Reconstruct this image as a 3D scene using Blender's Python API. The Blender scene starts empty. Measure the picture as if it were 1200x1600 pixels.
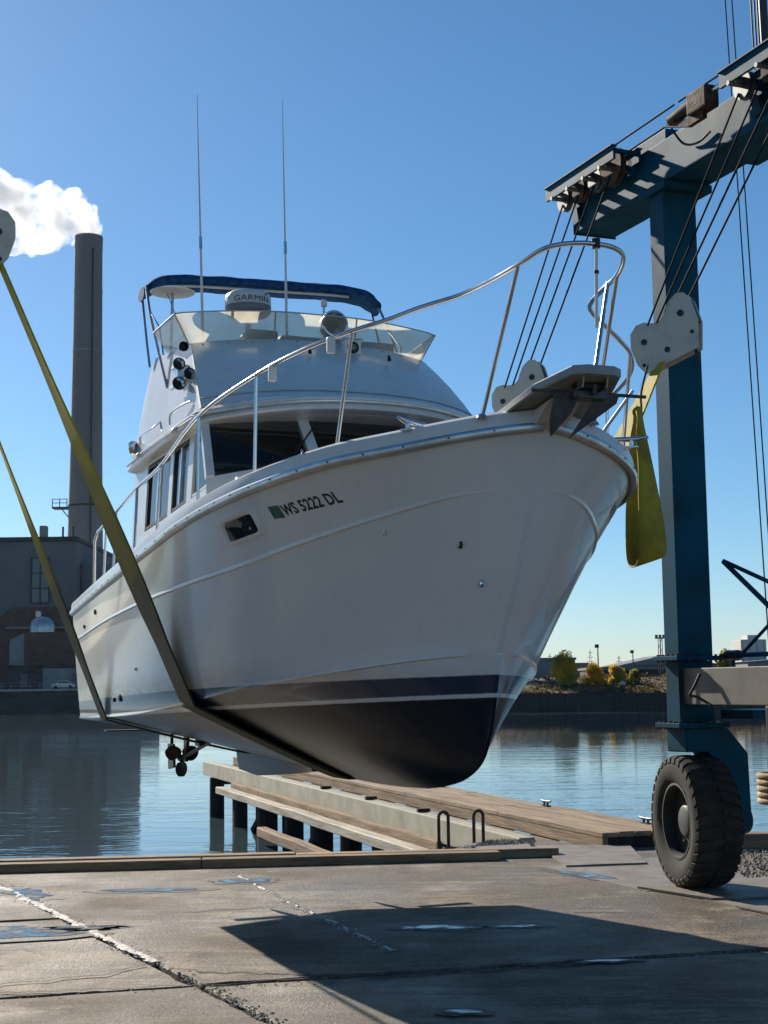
import bpy, bmesh, math, random
import numpy as np
from mathutils import Vector, Matrix, noise as mnoise
R = math.radians
rnd = random.Random(7)
S = bpy.context.scene
COL = S.collection

# ---------------------------------------------------------------- camera
cam_d = bpy.data.cameras.new('camera'); cam = bpy.data.objects.new('camera', cam_d); COL.objects.link(cam)
S.camera = cam
EYE = 2.3
cam_d.sensor_fit = 'VERTICAL'; cam_d.sensor_height = 24.0
cam_d.lens = 24.0 * 2300.0 / 1600.0
cam_d.clip_start = 0.1; cam_d.clip_end = 6000
pitch = math.atan(273 / 2300)
cam.matrix_world = (Matrix.Translation((0, 0, EYE)) @ Matrix.Rotation(R(90) + pitch, 4, 'X') @ Matrix.Rotation(R(-0.7), 4, 'Z'))
S.render.resolution_x = 768; S.render.resolution_y = 1024

# ---------------------------------------------------------------- sky, sun, exposure
SUN_AZ, SUN_EL = 33.5, 28.5          # degrees left of the view direction, above the horizon
w = bpy.data.worlds.new('World'); S.world = w; w.use_nodes = True
nt = w.node_tree; nt.nodes.clear()
sky = nt.nodes.new('ShaderNodeTexSky'); sky.sky_type = 'NISHITA'; sky.sun_disc = False
sky.sun_elevation = R(SUN_EL); sky.sun_rotation = R(-SUN_AZ)
sky.air_density = 0.9; sky.dust_density = 0.22; sky.ozone_density = 6.0; sky.altitude = 0
bg = nt.nodes.new('ShaderNodeBackground'); bg.inputs['Strength'].default_value = 0.07
wo = nt.nodes.new('ShaderNodeOutputWorld')
hs = nt.nodes.new('ShaderNodeHueSaturation'); hs.inputs['Hue'].default_value = .492; hs.inputs['Saturation'].default_value = 1.10; hs.inputs['Value'].default_value = 1.02      # white balance of the whole sky
nt.links.new(sky.outputs[0], hs.inputs['Color']); nt.links.new(hs.outputs[0], bg.inputs[0]); nt.links.new(bg.outputs[0], wo.inputs[0])
sun_d = bpy.data.lights.new('sun', 'SUN'); sun_d.energy = 5.0; sun_d.angle = R(0.55); sun_d.color = (1, 0.91, 0.78)
sun = bpy.data.objects.new('sun', sun_d); COL.objects.link(sun)
to_sun = Vector((-math.sin(R(SUN_AZ)) * math.cos(R(SUN_EL)), math.cos(R(SUN_AZ)) * math.cos(R(SUN_EL)), math.sin(R(SUN_EL))))
sun.rotation_euler = to_sun.to_track_quat('Z', 'Y').to_euler(); sun.location = to_sun * 60
S.view_settings.view_transform = 'Standard'; S.view_settings.look = 'None'
S.view_settings.exposure = 0.62; S.view_settings.gamma = 1
S.render.engine = 'CYCLES'
S.cycles.use_denoising = True
S.cycles.max_bounces = 18; S.cycles.diffuse_bounces = 4; S.cycles.glossy_bounces = 6; S.cycles.transmission_bounces = 6; S.cycles.transparent_max_bounces = 12; S.cycles.volume_bounces = 8
S.cycles.caustics_reflective = False; S.cycles.caustics_refractive = False
S.cycles.sample_clamp_indirect = 6.0

# ---------------------------------------------------------------- helpers
def pchip(xs, ys):
    x = np.array(xs, float); y = np.array(ys, float); hh = np.diff(x); d = np.diff(y) / hh
    m = np.zeros_like(x); m[0] = d[0]; m[-1] = d[-1]
    for i in range(1, len(x) - 1):
        if d[i - 1] * d[i] <= 0: m[i] = 0
        else:
            w1 = 2 * hh[i] + hh[i - 1]; w2 = hh[i] + 2 * hh[i - 1]
            m[i] = (w1 + w2) / (w1 / d[i - 1] + w2 / d[i])
    def f(t):
        t = min(max(t, x[0]), x[-1]); i = min(max(int(np.searchsorted(x, t)) - 1, 0), len(x) - 2)
        u = (t - x[i]) / hh[i]
        return float((1 + 2*u) * (1-u)**2 * y[i] + u * (1-u)**2 * hh[i] * m[i] + u*u * (3 - 2*u) * y[i+1] + u*u * (u-1) * hh[i] * m[i+1])
    return f

class MB:
    def __init__(s): s.v = []; s.f = []; s.m = []
    def add(s, vs, fs, mi=0):
        o = len(s.v); s.v += [tuple(p) for p in vs]; s.f += [tuple(i + o for i in f) for f in fs]; s.m += [mi] * len(fs); return s
    def box(s, lo, hi, M=None, mi=0):
        x0, y0, z0 = lo; x1, y1, z1 = hi
        vs = [(x0,y0,z0),(x1,y0,z0),(x1,y1,z0),(x0,y1,z0),(x0,y0,z1),(x1,y0,z1),(x1,y1,z1),(x0,y1,z1)]
        if M is not None: vs = [M @ Vector(p) for p in vs]
        return s.add(vs, [(0,3,2,1),(4,5,6,7),(0,1,5,4),(1,2,6,5),(2,3,7,6),(3,0,4,7)], mi)
    def bbox(s, lo, hi, b=0.02, M=None, mi=0):
        bm = bmesh.new(); bmesh.ops.create_cube(bm, size=1)
        for v in bm.verts: v.co = Vector([lo[i] + (v.co[i] + .5) * (hi[i] - lo[i]) for i in range(3)])
        bmesh.ops.bevel(bm, geom=bm.edges[:], offset=b, segments=2, profile=.6, affect='EDGES')
        bm.verts.index_update(); vs = [v.co.copy() for v in bm.verts]
        if M is not None: vs = [M @ p for p in vs]
        s.add(vs, [[v.index for v in f.verts] for f in bm.faces], mi); bm.free(); return s
    def prism(s, poly, axis, a, b, M=None, mi=0):
        """poly: 2-D outline in the two other axes (cyclic order), extruded from a to b along axis"""
        def P(p, t):
            q = {'x': (t, p[0], p[1]), 'y': (p[0], t, p[1]), 'z': (p[0], p[1], t)}[axis]
            return M @ Vector(q) if M is not None else Vector(q)
        n = len(poly); vs = [P(p, a) for p in poly] + [P(p, b) for p in poly]
        fs = [tuple(range(n))[::-1], tuple(range(n, 2*n))] + [(i, (i+1) % n, n + (i+1) % n, n + i) for i in range(n)]
        return s.add(vs, fs, mi)
    def tube(s, pts, r, n=10, caps=True, mi=0):
        pts = [Vector(p) for p in pts]; N = len(pts)
        rr = r if isinstance(r, (list, tuple)) else [r] * N
        t0 = (pts[1] - pts[0]).normalized(); ref = Vector((0,0,1)) if abs(t0.z) < .9 else Vector((1,0,0))
        u = t0.cross(ref).normalized(); vs = []
        for i, p in enumerate(pts):
            t = ((pts[min(i+1, N-1)] - pts[i]).normalized() + (pts[i] - pts[max(i-1, 0)]).normalized())
            t = t.normalized() if t.length > 1e-6 else t0
            u = (u - t * u.dot(t)).normalized(); v = t.cross(u)
            for k in range(n):
                a = 2 * math.pi * k / n; vs.append(p + (u * math.cos(a) + v * math.sin(a)) * rr[i])
        fs = [(i*n + k, i*n + (k+1) % n, (i+1)*n + (k+1) % n, (i+1)*n + k) for i in range(N-1) for k in range(n)]
        if caps: fs += [tuple(range(n))[::-1], tuple(range((N-1)*n, N*n))]
        return s.add(vs, fs, mi)
    def lathe(s, prof, M=None, n=32, mi=0, caps=True):
        """prof: (radius, height) pairs turned about local z"""
        vs = []
        for r, z in prof:
            for k in range(n):
                a = 2 * math.pi * k / n; p = Vector((r * math.cos(a), r * math.sin(a), z)); vs.append(M @ p if M is not None else p)
        m = len(prof)
        fs = [(i*n + k, i*n + (k+1) % n, (i+1)*n + (k+1) % n, (i+1)*n + k) for i in range(m-1) for k in range(n)]
        if caps: fs += [tuple(range(n))[::-1], tuple(range((m-1)*n, m*n))]
        return s.add(vs, fs, mi)
    def grid(s, rows, closed=False, mi=0, flip=False):
        n = len(rows[0]); vs = [p for r in rows for p in r]; fs = []
        for i in range(len(rows) - 1):
            for k in range(n if closed else n - 1):
                q = (i*n + k, i*n + (k+1) % n, (i+1)*n + (k+1) % n, (i+1)*n + k); fs.append(q[::-1] if flip else q)
        return s.add(vs, fs, mi)
    def build(s, name, mat, parent=None, smooth=None, loc=None, rot=None):
        me = bpy.data.meshes.new(name); me.from_pydata([tuple(p) for p in s.v], [], s.f); me.update()
        ms = mat if isinstance(mat, (list, tuple)) else [mat]
        for m in ms: me.materials.append(m)
        if len(ms) > 1: me.polygons.foreach_set('material_index', s.m)
        bm = bmesh.new(); bm.from_mesh(me); bmesh.ops.recalc_face_normals(bm, faces=bm.faces[:]); bm.to_mesh(me); bm.free()
        o = bpy.data.objects.new(name, me); COL.objects.link(o)
        if parent is not None: o.parent = parent
        if loc is not None: o.location = loc
        if rot is not None: o.rotation_euler = rot
        if smooth:
            me.polygons.foreach_set('use_smooth', [True] * len(me.polygons))
            try: me.set_sharp_from_angle(angle=R(smooth))
            except Exception: pass
        return o

def tag(o, label, cat, group=None, kind=None):
    if label: o['label'] = label
    if cat: o['category'] = cat
    if group: o['group'] = group
    if kind: o['kind'] = kind
    return o
def empty(name, loc=(0,0,0), rot=(0,0,0), label=None, cat=None, group=None):
    o = bpy.data.objects.new(name, None); COL.objects.link(o); o.location = loc; o.rotation_euler = rot; o.empty_display_size = .2
    return tag(o, label, cat, group)
def dup(o, parent=None):
    c = o.copy(); COL.objects.link(c); c.parent = parent
    for ch in list(o.children): dup(ch, c)
    return c
def struct(o): o['kind'] = 'structure'; return o
def yrot(v): return Matrix.Rotation(v, 4, 'Y')
def TR(p, *rots):
    M = Matrix.Translation(p)
    for a, ax in rots: M = M @ Matrix.Rotation(a, 4, ax)
    return M
def smooth_path(pts, n=8):
    P = [Vector(p) for p in pts]; out = []
    for i in range(len(P) - 1):
        p0 = P[max(i-1, 0)]; p1 = P[i]; p2 = P[i+1]; p3 = P[min(i+2, len(P)-1)]
        for k in range(n):
            t = k / n
            out.append(.5 * ((2*p1) + (-p0 + p2)*t + (2*p0 - 5*p1 + 4*p2 - p3)*t*t + (-p0 + 3*p1 - 3*p2 + p3)*t**3))
    out.append(P[-1]); return out

# ---------------------------------------------------------------- materials
def newmat(name):
    m = bpy.data.materials.new(name); m.use_nodes = True
    return m, m.node_tree, m.node_tree.nodes['Principled BSDF']
def N(nt, t, **kw):
    n = nt.nodes.new(t)
    for k, v in kw.items():
        if k in n.inputs: n.inputs[k].default_value = v
        else: setattr(n, k, v)
    return n
def pm(name, col, rough=.5, metal=0., var=.12, scale=3., bump=0., bscale=40., coat=0., col2=None, thr=(.35, .7), rvar=.1, stretch=(1,1,1), spec=.5, detail=6, streak=None):
    """plain procedural material: base colour broken by noise, roughness variation, optional fine bump"""
    m, nt, p = newmat(name); L = nt.links.new
    tc = N(nt, 'ShaderNodeTexCoord'); mp = N(nt, 'ShaderNodeMapping'); mp.inputs['Scale'].default_value = stretch
    L(tc.outputs['Object'], mp.inputs['Vector'])
    n1 = N(nt, 'ShaderNodeTexNoise', Scale=scale, Detail=detail, Roughness=.62); L(mp.outputs[0], n1.inputs['Vector'])
    rp = N(nt, 'ShaderNodeValToRGB'); L(n1.outputs['Fac'], rp.inputs[0])
    c2 = col2 or tuple(max(0, c * (1 - 2*var)) for c in col)
    c1 = tuple(min(1, c * (1 + (var if col2 is None else 0))) for c in col)
    rp.color_ramp.elements[0].position = thr[0]; rp.color_ramp.elements[1].position = thr[1]
    rp.color_ramp.elements[0].color = (*c2, 1); rp.color_ramp.elements[1].color = (*c1, 1)
    csock = rp.outputs[0]
    if streak:           # vertical runs of rust or grime: (colour, amount)
        ms = N(nt, 'ShaderNodeMapping'); ms.inputs['Scale'].default_value = (7, 7, .45); L(tc.outputs['Object'], ms.inputs[0])
        n3 = N(nt, 'ShaderNodeTexNoise', Scale=1.6, Detail=7, Roughness=.65); L(ms.outputs[0], n3.inputs['Vector'])
        r3 = N(nt, 'ShaderNodeMapRange'); r3.inputs['From Min'].default_value = .52; r3.inputs['From Max'].default_value = .74; r3.inputs['To Max'].default_value = streak[1]; L(n3.outputs['Fac'], r3.inputs['Value'])
        x3 = N(nt, 'ShaderNodeMix', data_type='RGBA'); L(r3.outputs[0], x3.inputs[0]); L(csock, x3.inputs[6]); x3.inputs[7].default_value = (*streak[0], 1); csock = x3.outputs[2]
    L(csock, p.inputs['Base Color'])
    mr = N(nt, 'ShaderNodeMapRange'); mr.inputs['To Min'].default_value = min(1, rough + rvar); mr.inputs['To Max'].default_value = max(0.02, rough - rvar)
    L(n1.outputs['Fac'], mr.inputs['Value']); L(mr.outputs[0], p.inputs['Roughness'])
    p.inputs['Metallic'].default_value = metal; p.inputs['Specular IOR Level'].default_value = spec
    if coat: p.inputs['Coat Weight'].default_value = coat; p.inputs['Coat Roughness'].default_value = .08
    if bump:
        n2 = N(nt, 'ShaderNodeTexNoise', Scale=bscale, Detail=5); L(mp.outputs[0], n2.inputs['Vector'])
        b = N(nt, 'ShaderNodeBump', Strength=bump, Distance=.02); L(n2.outputs['Fac'], b.inputs['Height']); L(b.outputs[0], p.inputs['Normal'])
    return m

M_gel = pm('white_gelcoat', (.72, .71, .69), .25, var=.05, scale=1.6, coat=.25, rvar=.06, bump=.015, bscale=6, streak=((.48, .44, .38), .28))
M_deck = pm('deck_gelcoat', (.68, .67, .64), .45, var=.07, scale=3, bump=.03, bscale=120)
M_chrome = pm('stainless', (.62, .62, .64), .16, 1.0, var=.06, scale=9)
M_alu = pm('anodised_aluminium', (.55, .56, .58), .32, 1.0, var=.1, scale=6)
M_black = pm('black_rubber', (.012, .012, .013), .55, var=.2, scale=8, spec=.4)
M_dkplastic = pm('dark_plastic', (.03, .032, .036), .4, var=.15, scale=6)
M_seat = pm('grey_vinyl', (.10, .11, .12), .5, var=.12, scale=5, bump=.05)
M_canvas = pm('blue_canvas', (.014, .075, .21), .85, var=.25, scale=14, bump=.15, bscale=160, spec=.2)
M_piping = pm('pale_piping', (.55, .54, .5), .6)
M_white = pm('white_plastic', (.74, .74, .72), .3, var=.05, scale=4)
M_radar = pm('radar_shell', (.62, .63, .63), .35, var=.04, scale=3)
M_radgrey = pm('radar_band', (.16, .17, .18), .4, var=.06)
M_ink = pm('black_ink', (.015, .016, .022), .4, var=.1)
M_green = pm('green_sticker', (.015, .13, .09), .4, var=.2, scale=30)
M_teal = pm('teal_steel_paint', (.003, .074, .128), .55, var=.16, scale=1.7, bump=.04, bscale=25, col2=(.006, .042, .066), thr=(.28, .55), spec=.08, streak=((.07, .045, .03), .4))
M_greybeam = pm('grey_steel_paint', (.20, .185, .16), .55, var=.12, scale=2.2, bump=.04, bscale=30, col2=(.11, .095, .08), thr=(.3, .55))
M_cable = pm('wire_rope', (.010, .014, .024), .75, 0, var=.2, scale=60, spec=.15)
M_block = pm('block_white_paint', (.62, .58, .50), .5, var=.1, scale=4, bump=.05, bscale=40, col2=(.42, .38, .31), thr=(.25, .48), streak=((.25, .15, .08), .5))
M_rust = pm('rusty_steel', (.09, .05, .03), .8, .2, var=.3, scale=9, bump=.3, bscale=50)
M_tyre = pm('tyre_rubber', (.028, .026, .024), .85, var=.2, scale=5, bump=.15, bscale=50, col2=(.06, .052, .043), thr=(.3, .62), spec=.25)
M_rimp = pm('rim_paint', (.016, .034, .044), .6, var=.2, scale=7, col2=(.03, .026, .022), bump=.1)
M_wood = pm('weathered_timber', (.32, .225, .14), .85, scale=3, bump=.5, bscale=14, col2=(.12, .09, .065), thr=(.3, .62), stretch=(.25, 3, 3), spec=.25)
M_woody = pm('weathered_plank', (.36, .265, .17), .85, scale=3, bump=.5, bscale=14, col2=(.16, .12, .085), thr=(.3, .62), stretch=(.25, 3, 3), spec=.25)
M_pile = pm('creosoted_pile', (.03, .024, .02), .85, var=.3, scale=3, bump=.5, bscale=10, stretch=(3, 3, .4))
M_pierbeam = pm('pale_steel_beam', (.40, .36, .26), .6, scale=1.6, bump=.1, bscale=20, col2=(.27, .24, .17), thr=(.3, .6))
M_plate = pm('worn_steel_plate', (.26, .23, .19), .62, .25, scale=2.6, bump=.15, bscale=30, col2=(.14, .11, .085), thr=(.3, .65))
M_stone = pm('gravel_stone', (.26, .24, .21), .9, var=.3, scale=14)
M_chip = pm('pale_concrete_crumbs', (.78, .74, .67), .9, var=.2, scale=20)
M_anchor = pm('galvanised_anchor', (.10, .115, .13), .55, .6, var=.2, scale=12, bump=.1)
M_pulpit = pm('grey_pulpit_paint', (.30, .315, .32), .5, var=.1, scale=5, bump=.04, bscale=60)
M_bronze = pm('dark_bronze', (.035, .03, .025), .45, .6, var=.3, scale=10)

def hull_material():
    m, nt, p = newmat('hull_paint'); L = nt.links.new
    tc = N(nt, 'ShaderNodeTexCoord'); sx = N(nt, 'ShaderNodeSeparateXYZ'); L(tc.outputs['Object'], sx.inputs[0])
    def lin(k, c):         # z - (c + k*x)
        a = N(nt, 'ShaderNodeMath', operation='MULTIPLY_ADD'); L(sx.outputs['X'], a.inputs[0]); a.inputs[1].default_value = -k; a.inputs[2].default_value = -c
        b = N(nt, 'ShaderNodeMath', operation='ADD'); L(sx.outputs['Z'], b.inputs[0]); L(a.outputs[0], b.inputs[1]); return b.outputs[0]
    wob = N(nt, 'ShaderNodeTexNoise', Scale=14, Detail=4); L(tc.outputs['Object'], wob.inputs['Vector'])
    wo_ = N(nt, 'ShaderNodeMath', operation='MULTIPLY_ADD'); L(wob.outputs['Fac'], wo_.inputs[0]); wo_.inputs[1].default_value = .006; wo_.inputs[2].default_value = -.003
    def step(sock, soft=.004):
        ad_ = N(nt, 'ShaderNodeMath', operation='ADD'); L(sock, ad_.inputs[0]); L(wo_.outputs[0], ad_.inputs[1]); sock = ad_.outputs[0]
        r = N(nt, 'ShaderNodeMapRange'); r.inputs['From Min'].default_value = -soft; r.inputs['From Max'].default_value = soft; L(sock, r.inputs['Value']); return r.outputs[0]
    navy = step(lin(.0265, 2.401)); wtop = step(lin(.034, 2.274)); wbot = step(lin(.034, 2.244))
    ns = N(nt, 'ShaderNodeTexNoise', Scale=1.4, Detail=7, Roughness=.6); mp = N(nt, 'ShaderNodeMapping'); mp.inputs['Scale'].default_value = (.6, .6, 2.2)
    L(tc.outputs['Object'], mp.inputs['Vector']); L(mp.outputs[0], ns.inputs['Vector'])
    def mix(f, a, b):
        x = N(nt, 'ShaderNodeMix', data_type='RGBA'); L(f, x.inputs['Factor'])
        for i, c in ((6, a), (7, b)):
            if isinstance(c, tuple): x.inputs[i].default_value = (*c, 1)
            else: L(c, x.inputs[i])
        return x.outputs[2]
    foul = mix(ns.outputs['Fac'], (.003, .009, .020), (.009, .017, .031))
    # chalky streaks of worn antifouling
    n3 = N(nt, 'ShaderNodeTexNoise', Scale=9, Detail=6); mp3 = N(nt, 'ShaderNodeMapping'); mp3.inputs['Scale'].default_value = (.5, .5, 3); L(tc.outputs['Object'], mp3.inputs[0]); L(mp3.outputs[0], n3.inputs['Vector'])
    r3 = N(nt, 'ShaderNodeMapRange'); r3.inputs['From Min'].default_value = .58; r3.inputs['From Max'].default_value = .75; L(n3.outputs['Fac'], r3.inputs['Value'])
    m3 = N(nt, 'ShaderNodeMath', operation='MULTIPLY'); L(r3.outputs[0], m3.inputs[0]); m3.inputs[1].default_value = .34
    foul = mix(m3.outputs[0], foul, (.06, .058, .055))
    white = mix(ns.outputs['Fac'], (.69, .695, .70), (.74, .745, .75))
    # brown scum line just above the boot stripe, strongest aft
    scum_h = N(nt, 'ShaderNodeMapRange'); scum_h.inputs['From Min'].default_value = .22; scum_h.inputs['From Max'].default_value = 0; L(lin(.0265, 2.40), scum_h.inputs['Value'])
    scum_x = N(nt, 'ShaderNodeMapRange'); scum_x.inputs['From Min'].default_value = 1; scum_x.inputs['From Max'].default_value = -6; L(sx.outputs['X'], scum_x.inputs['Value'])
    sm = N(nt, 'ShaderNodeMath', operation='MULTIPLY'); L(scum_h.outputs[0], sm.inputs[0]); L(scum_x.outputs[0], sm.inputs[1])
    sm2 = N(nt, 'ShaderNodeMath', operation='MULTIPLY'); L(sm.outputs[0], sm2.inputs[0]); L(n3.outputs['Fac'], sm2.inputs[1])
    sm3 = N(nt, 'ShaderNodeMath', operation='MULTIPLY'); L(sm2.outputs[0], sm3.inputs[0]); sm3.inputs[1].default_value = 1.5; sm3.use_clamp = True
    white = mix(sm3.outputs[0], white, (.34, .27, .18))
    # faint vertical run-off streaks on the gelcoat
    ms = N(nt, 'ShaderNodeMapping'); ms.inputs['Scale'].default_value = (9, 9, .5); L(tc.outputs['Object'], ms.inputs[0]); n4 = N(nt, 'ShaderNodeTexNoise', Scale=1.5, Detail=7, Roughness=.65); L(ms.outputs[0], n4.inputs['Vector'])
    r4 = N(nt, 'ShaderNodeMapRange'); r4.inputs['From Min'].default_value = .55; r4.inputs['From Max'].default_value = .8; r4.inputs['To Max'].default_value = .3; L(n4.outputs['Fac'], r4.inputs['Value'])
    white = mix(r4.outputs[0], white, (.50, .47, .42))
    c = mix(wbot, foul, (.62, .63, .63)); c = mix(wtop, c, (.003, .024, .070)); c = mix(navy, c, white)
    L(c, p.inputs['Base Color'])
    rr = N(nt, 'ShaderNodeMapRange'); rr.inputs['To Min'].default_value = .30; rr.inputs['To Max'].default_value = .24; L(wbot, rr.inputs['Value'])
    L(rr.outputs[0], p.inputs['Roughness']); cw = N(nt, 'ShaderNodeMapRange'); cw.inputs['To Min'].default_value = .04; cw.inputs['To Max'].default_value = .3; L(wbot, cw.inputs['Value']); L(cw.outputs[0], p.inputs['Coat Weight']); p.inputs['Coat Roughness'].default_value = .06
    sp = N(nt, 'ShaderNodeMapRange'); sp.inputs['To Min'].default_value = .16; sp.inputs['To Max'].default_value = .5; L(wbot, sp.inputs['Value']); L(sp.outputs[0], p.inputs['Specular IOR Level'])
    bn = N(nt, 'ShaderNodeTexNoise', Scale=1.1, Detail=2); L(tc.outputs['Object'], bn.inputs['Vector'])
    b = N(nt, 'ShaderNodeBump', Strength=.018, Distance=.3); L(bn.outputs['Fac'], b.inputs['Height']); L(b.outputs[0], p.inputs['Normal'])
    return m
M_hull = hull_material()

def glass(name, col, rough=.03):
    m, nt, p = newmat(name); p.inputs['Base Color'].default_value = (*col, 1); p.inputs['Roughness'].default_value = rough
    p.inputs['Specular IOR Level'].default_value = .5
    tc = N(nt, 'ShaderNodeTexCoord'); n = N(nt, 'ShaderNodeTexNoise', Scale=1.2); nt.links.new(tc.outputs['Object'], n.inputs['Vector'])
    b = N(nt, 'ShaderNodeBump', Strength=.03, Distance=.2); nt.links.new(n.outputs['Fac'], b.inputs['Height']); nt.links.new(b.outputs[0], p.inputs['Normal'])
    return m
M_glass = glass('dark_window_glass', (.018, .022, .028))
M_lens = glass('lamp_lens', (.14, .145, .15), .06)

def clear_glass():
    m, nt, p = newmat('tinted_clear_glass'); L = nt.links.new; out = nt.nodes['Material Output']
    tr = N(nt, 'ShaderNodeBsdfTransparent'); tr.inputs[0].default_value = (.48, .51, .53, 1)
    gl = N(nt, 'ShaderNodeBsdfGlossy'); gl.inputs['Roughness'].default_value = .02
    lw = N(nt, 'ShaderNodeLayerWeight'); pw = N(nt, 'ShaderNodeMath', operation='POWER'); L(lw.outputs['Facing'], pw.inputs[0]); pw.inputs[1].default_value = 4.5
    fr = N(nt, 'ShaderNodeMath', operation='MULTIPLY_ADD'); L(pw.outputs[0], fr.inputs[0]); fr.inputs[1].default_value = .9; fr.inputs[2].default_value = .045
    mx = N(nt, 'ShaderNodeMixShader'); L(fr.outputs[0], mx.inputs[0]); L(tr.outputs[0], mx.inputs[1]); L(gl.outputs[0], mx.inputs[2]); L(mx.outputs[0], out.inputs[0])
    return m
M_clear = clear_glass()
def plexi():
    m, nt, p = newmat('yellowed_acrylic'); L = nt.links.new; out = nt.nodes['Material Output']
    tr = N(nt, 'ShaderNodeBsdfTransparent'); tr.inputs[0].default_value = (.80, .77, .66, 1)
    df = N(nt, 'ShaderNodeBsdfDiffuse'); tl = N(nt, 'ShaderNodeBsdfTranslucent'); tl.inputs[0].default_value = (.74, .69, .55, 1); df.inputs[0].default_value = (.66, .62, .52, 1)
    tc = N(nt, 'ShaderNodeTexCoord'); n = N(nt, 'ShaderNodeTexNoise', Scale=3.5, Detail=6); L(tc.outputs['Object'], n.inputs['Vector'])
    a = N(nt, 'ShaderNodeMixShader'); a.inputs[0].default_value = .6; L(df.outputs[0], a.inputs[1]); L(tl.outputs[0], a.inputs[2])
    mr = N(nt, 'ShaderNodeMapRange'); mr.inputs['From Min'].default_value = .3; mr.inputs['From Max'].default_value = .7; mr.inputs['To Min'].default_value = .45; mr.inputs['To Max'].default_value = .72; L(n.outputs['Fac'], mr.inputs['Value'])
    b = N(nt, 'ShaderNodeMixShader'); L(mr.outputs[0], b.inputs[0]); L(tr.outputs[0], b.inputs[1]); L(a.outputs[0], b.inputs[2])
    gl = N(nt, 'ShaderNodeBsdfGlossy'); gl.inputs['Roughness'].default_value = .06
    lw = N(nt, 'ShaderNodeLayerWeight'); pw = N(nt, 'ShaderNodeMath', operation='POWER'); L(lw.outputs['Facing'], pw.inputs[0]); pw.inputs[1].default_value = 4.5
    fr = N(nt, 'ShaderNodeMath', operation='MULTIPLY_ADD'); L(pw.outputs[0], fr.inputs[0]); fr.inputs[1].default_value = .9; fr.inputs[2].default_value = .045
    c = N(nt, 'ShaderNodeMixShader'); L(fr.outputs[0], c.inputs[0]); L(b.outputs[0], c.inputs[1]); L(gl.outputs[0], c.inputs[2]); L(c.outputs[0], out.inputs[0])
    return m
M_plexi = plexi()

def sling_material():
    m, nt, p = newmat('sling_webbing'); L = nt.links.new
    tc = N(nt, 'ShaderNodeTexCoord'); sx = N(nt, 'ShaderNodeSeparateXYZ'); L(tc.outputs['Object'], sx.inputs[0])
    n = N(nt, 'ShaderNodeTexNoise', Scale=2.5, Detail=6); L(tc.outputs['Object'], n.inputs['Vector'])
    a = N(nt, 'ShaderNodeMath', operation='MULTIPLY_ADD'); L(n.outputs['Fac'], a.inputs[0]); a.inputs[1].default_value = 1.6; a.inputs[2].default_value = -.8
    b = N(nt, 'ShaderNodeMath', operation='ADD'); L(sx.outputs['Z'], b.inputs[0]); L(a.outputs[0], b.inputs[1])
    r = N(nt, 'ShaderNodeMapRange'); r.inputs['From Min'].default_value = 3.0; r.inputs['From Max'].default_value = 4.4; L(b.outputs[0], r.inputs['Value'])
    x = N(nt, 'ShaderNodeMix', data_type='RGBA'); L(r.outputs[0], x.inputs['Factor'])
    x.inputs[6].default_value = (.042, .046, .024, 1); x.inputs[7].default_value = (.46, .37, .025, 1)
    wv = N(nt, 'ShaderNodeTexWave', Scale=24, Distortion=.6, bands_direction='X'); L(tc.outputs['Object'], wv.inputs['Vector'])
    y = N(nt, 'ShaderNodeMix', data_type='RGBA', blend_type='MULTIPLY'); y.inputs[0].default_value = .25; L(x.outputs[2], y.inputs[6]); L(wv.outputs['Color'], y.inputs[7])
    L(y.outputs[2], p.inputs['Base Color']); p.inputs['Roughness'].default_value = .7; p.inputs['Specular IOR Level'].default_value = .3
    bm = N(nt, 'ShaderNodeBump', Strength=.3, Distance=.01); L(wv.outputs['Fac'], bm.inputs['Height']); L(bm.outputs[0], p.inputs['Normal'])
    return m
M_sling = sling_material()
M_yellow = pm('yellow_webbing', (.42, .31, .012), .7, scale=3, bump=.2, bscale=90, col2=(.23, .16, .012), thr=(.3, .6))

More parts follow.
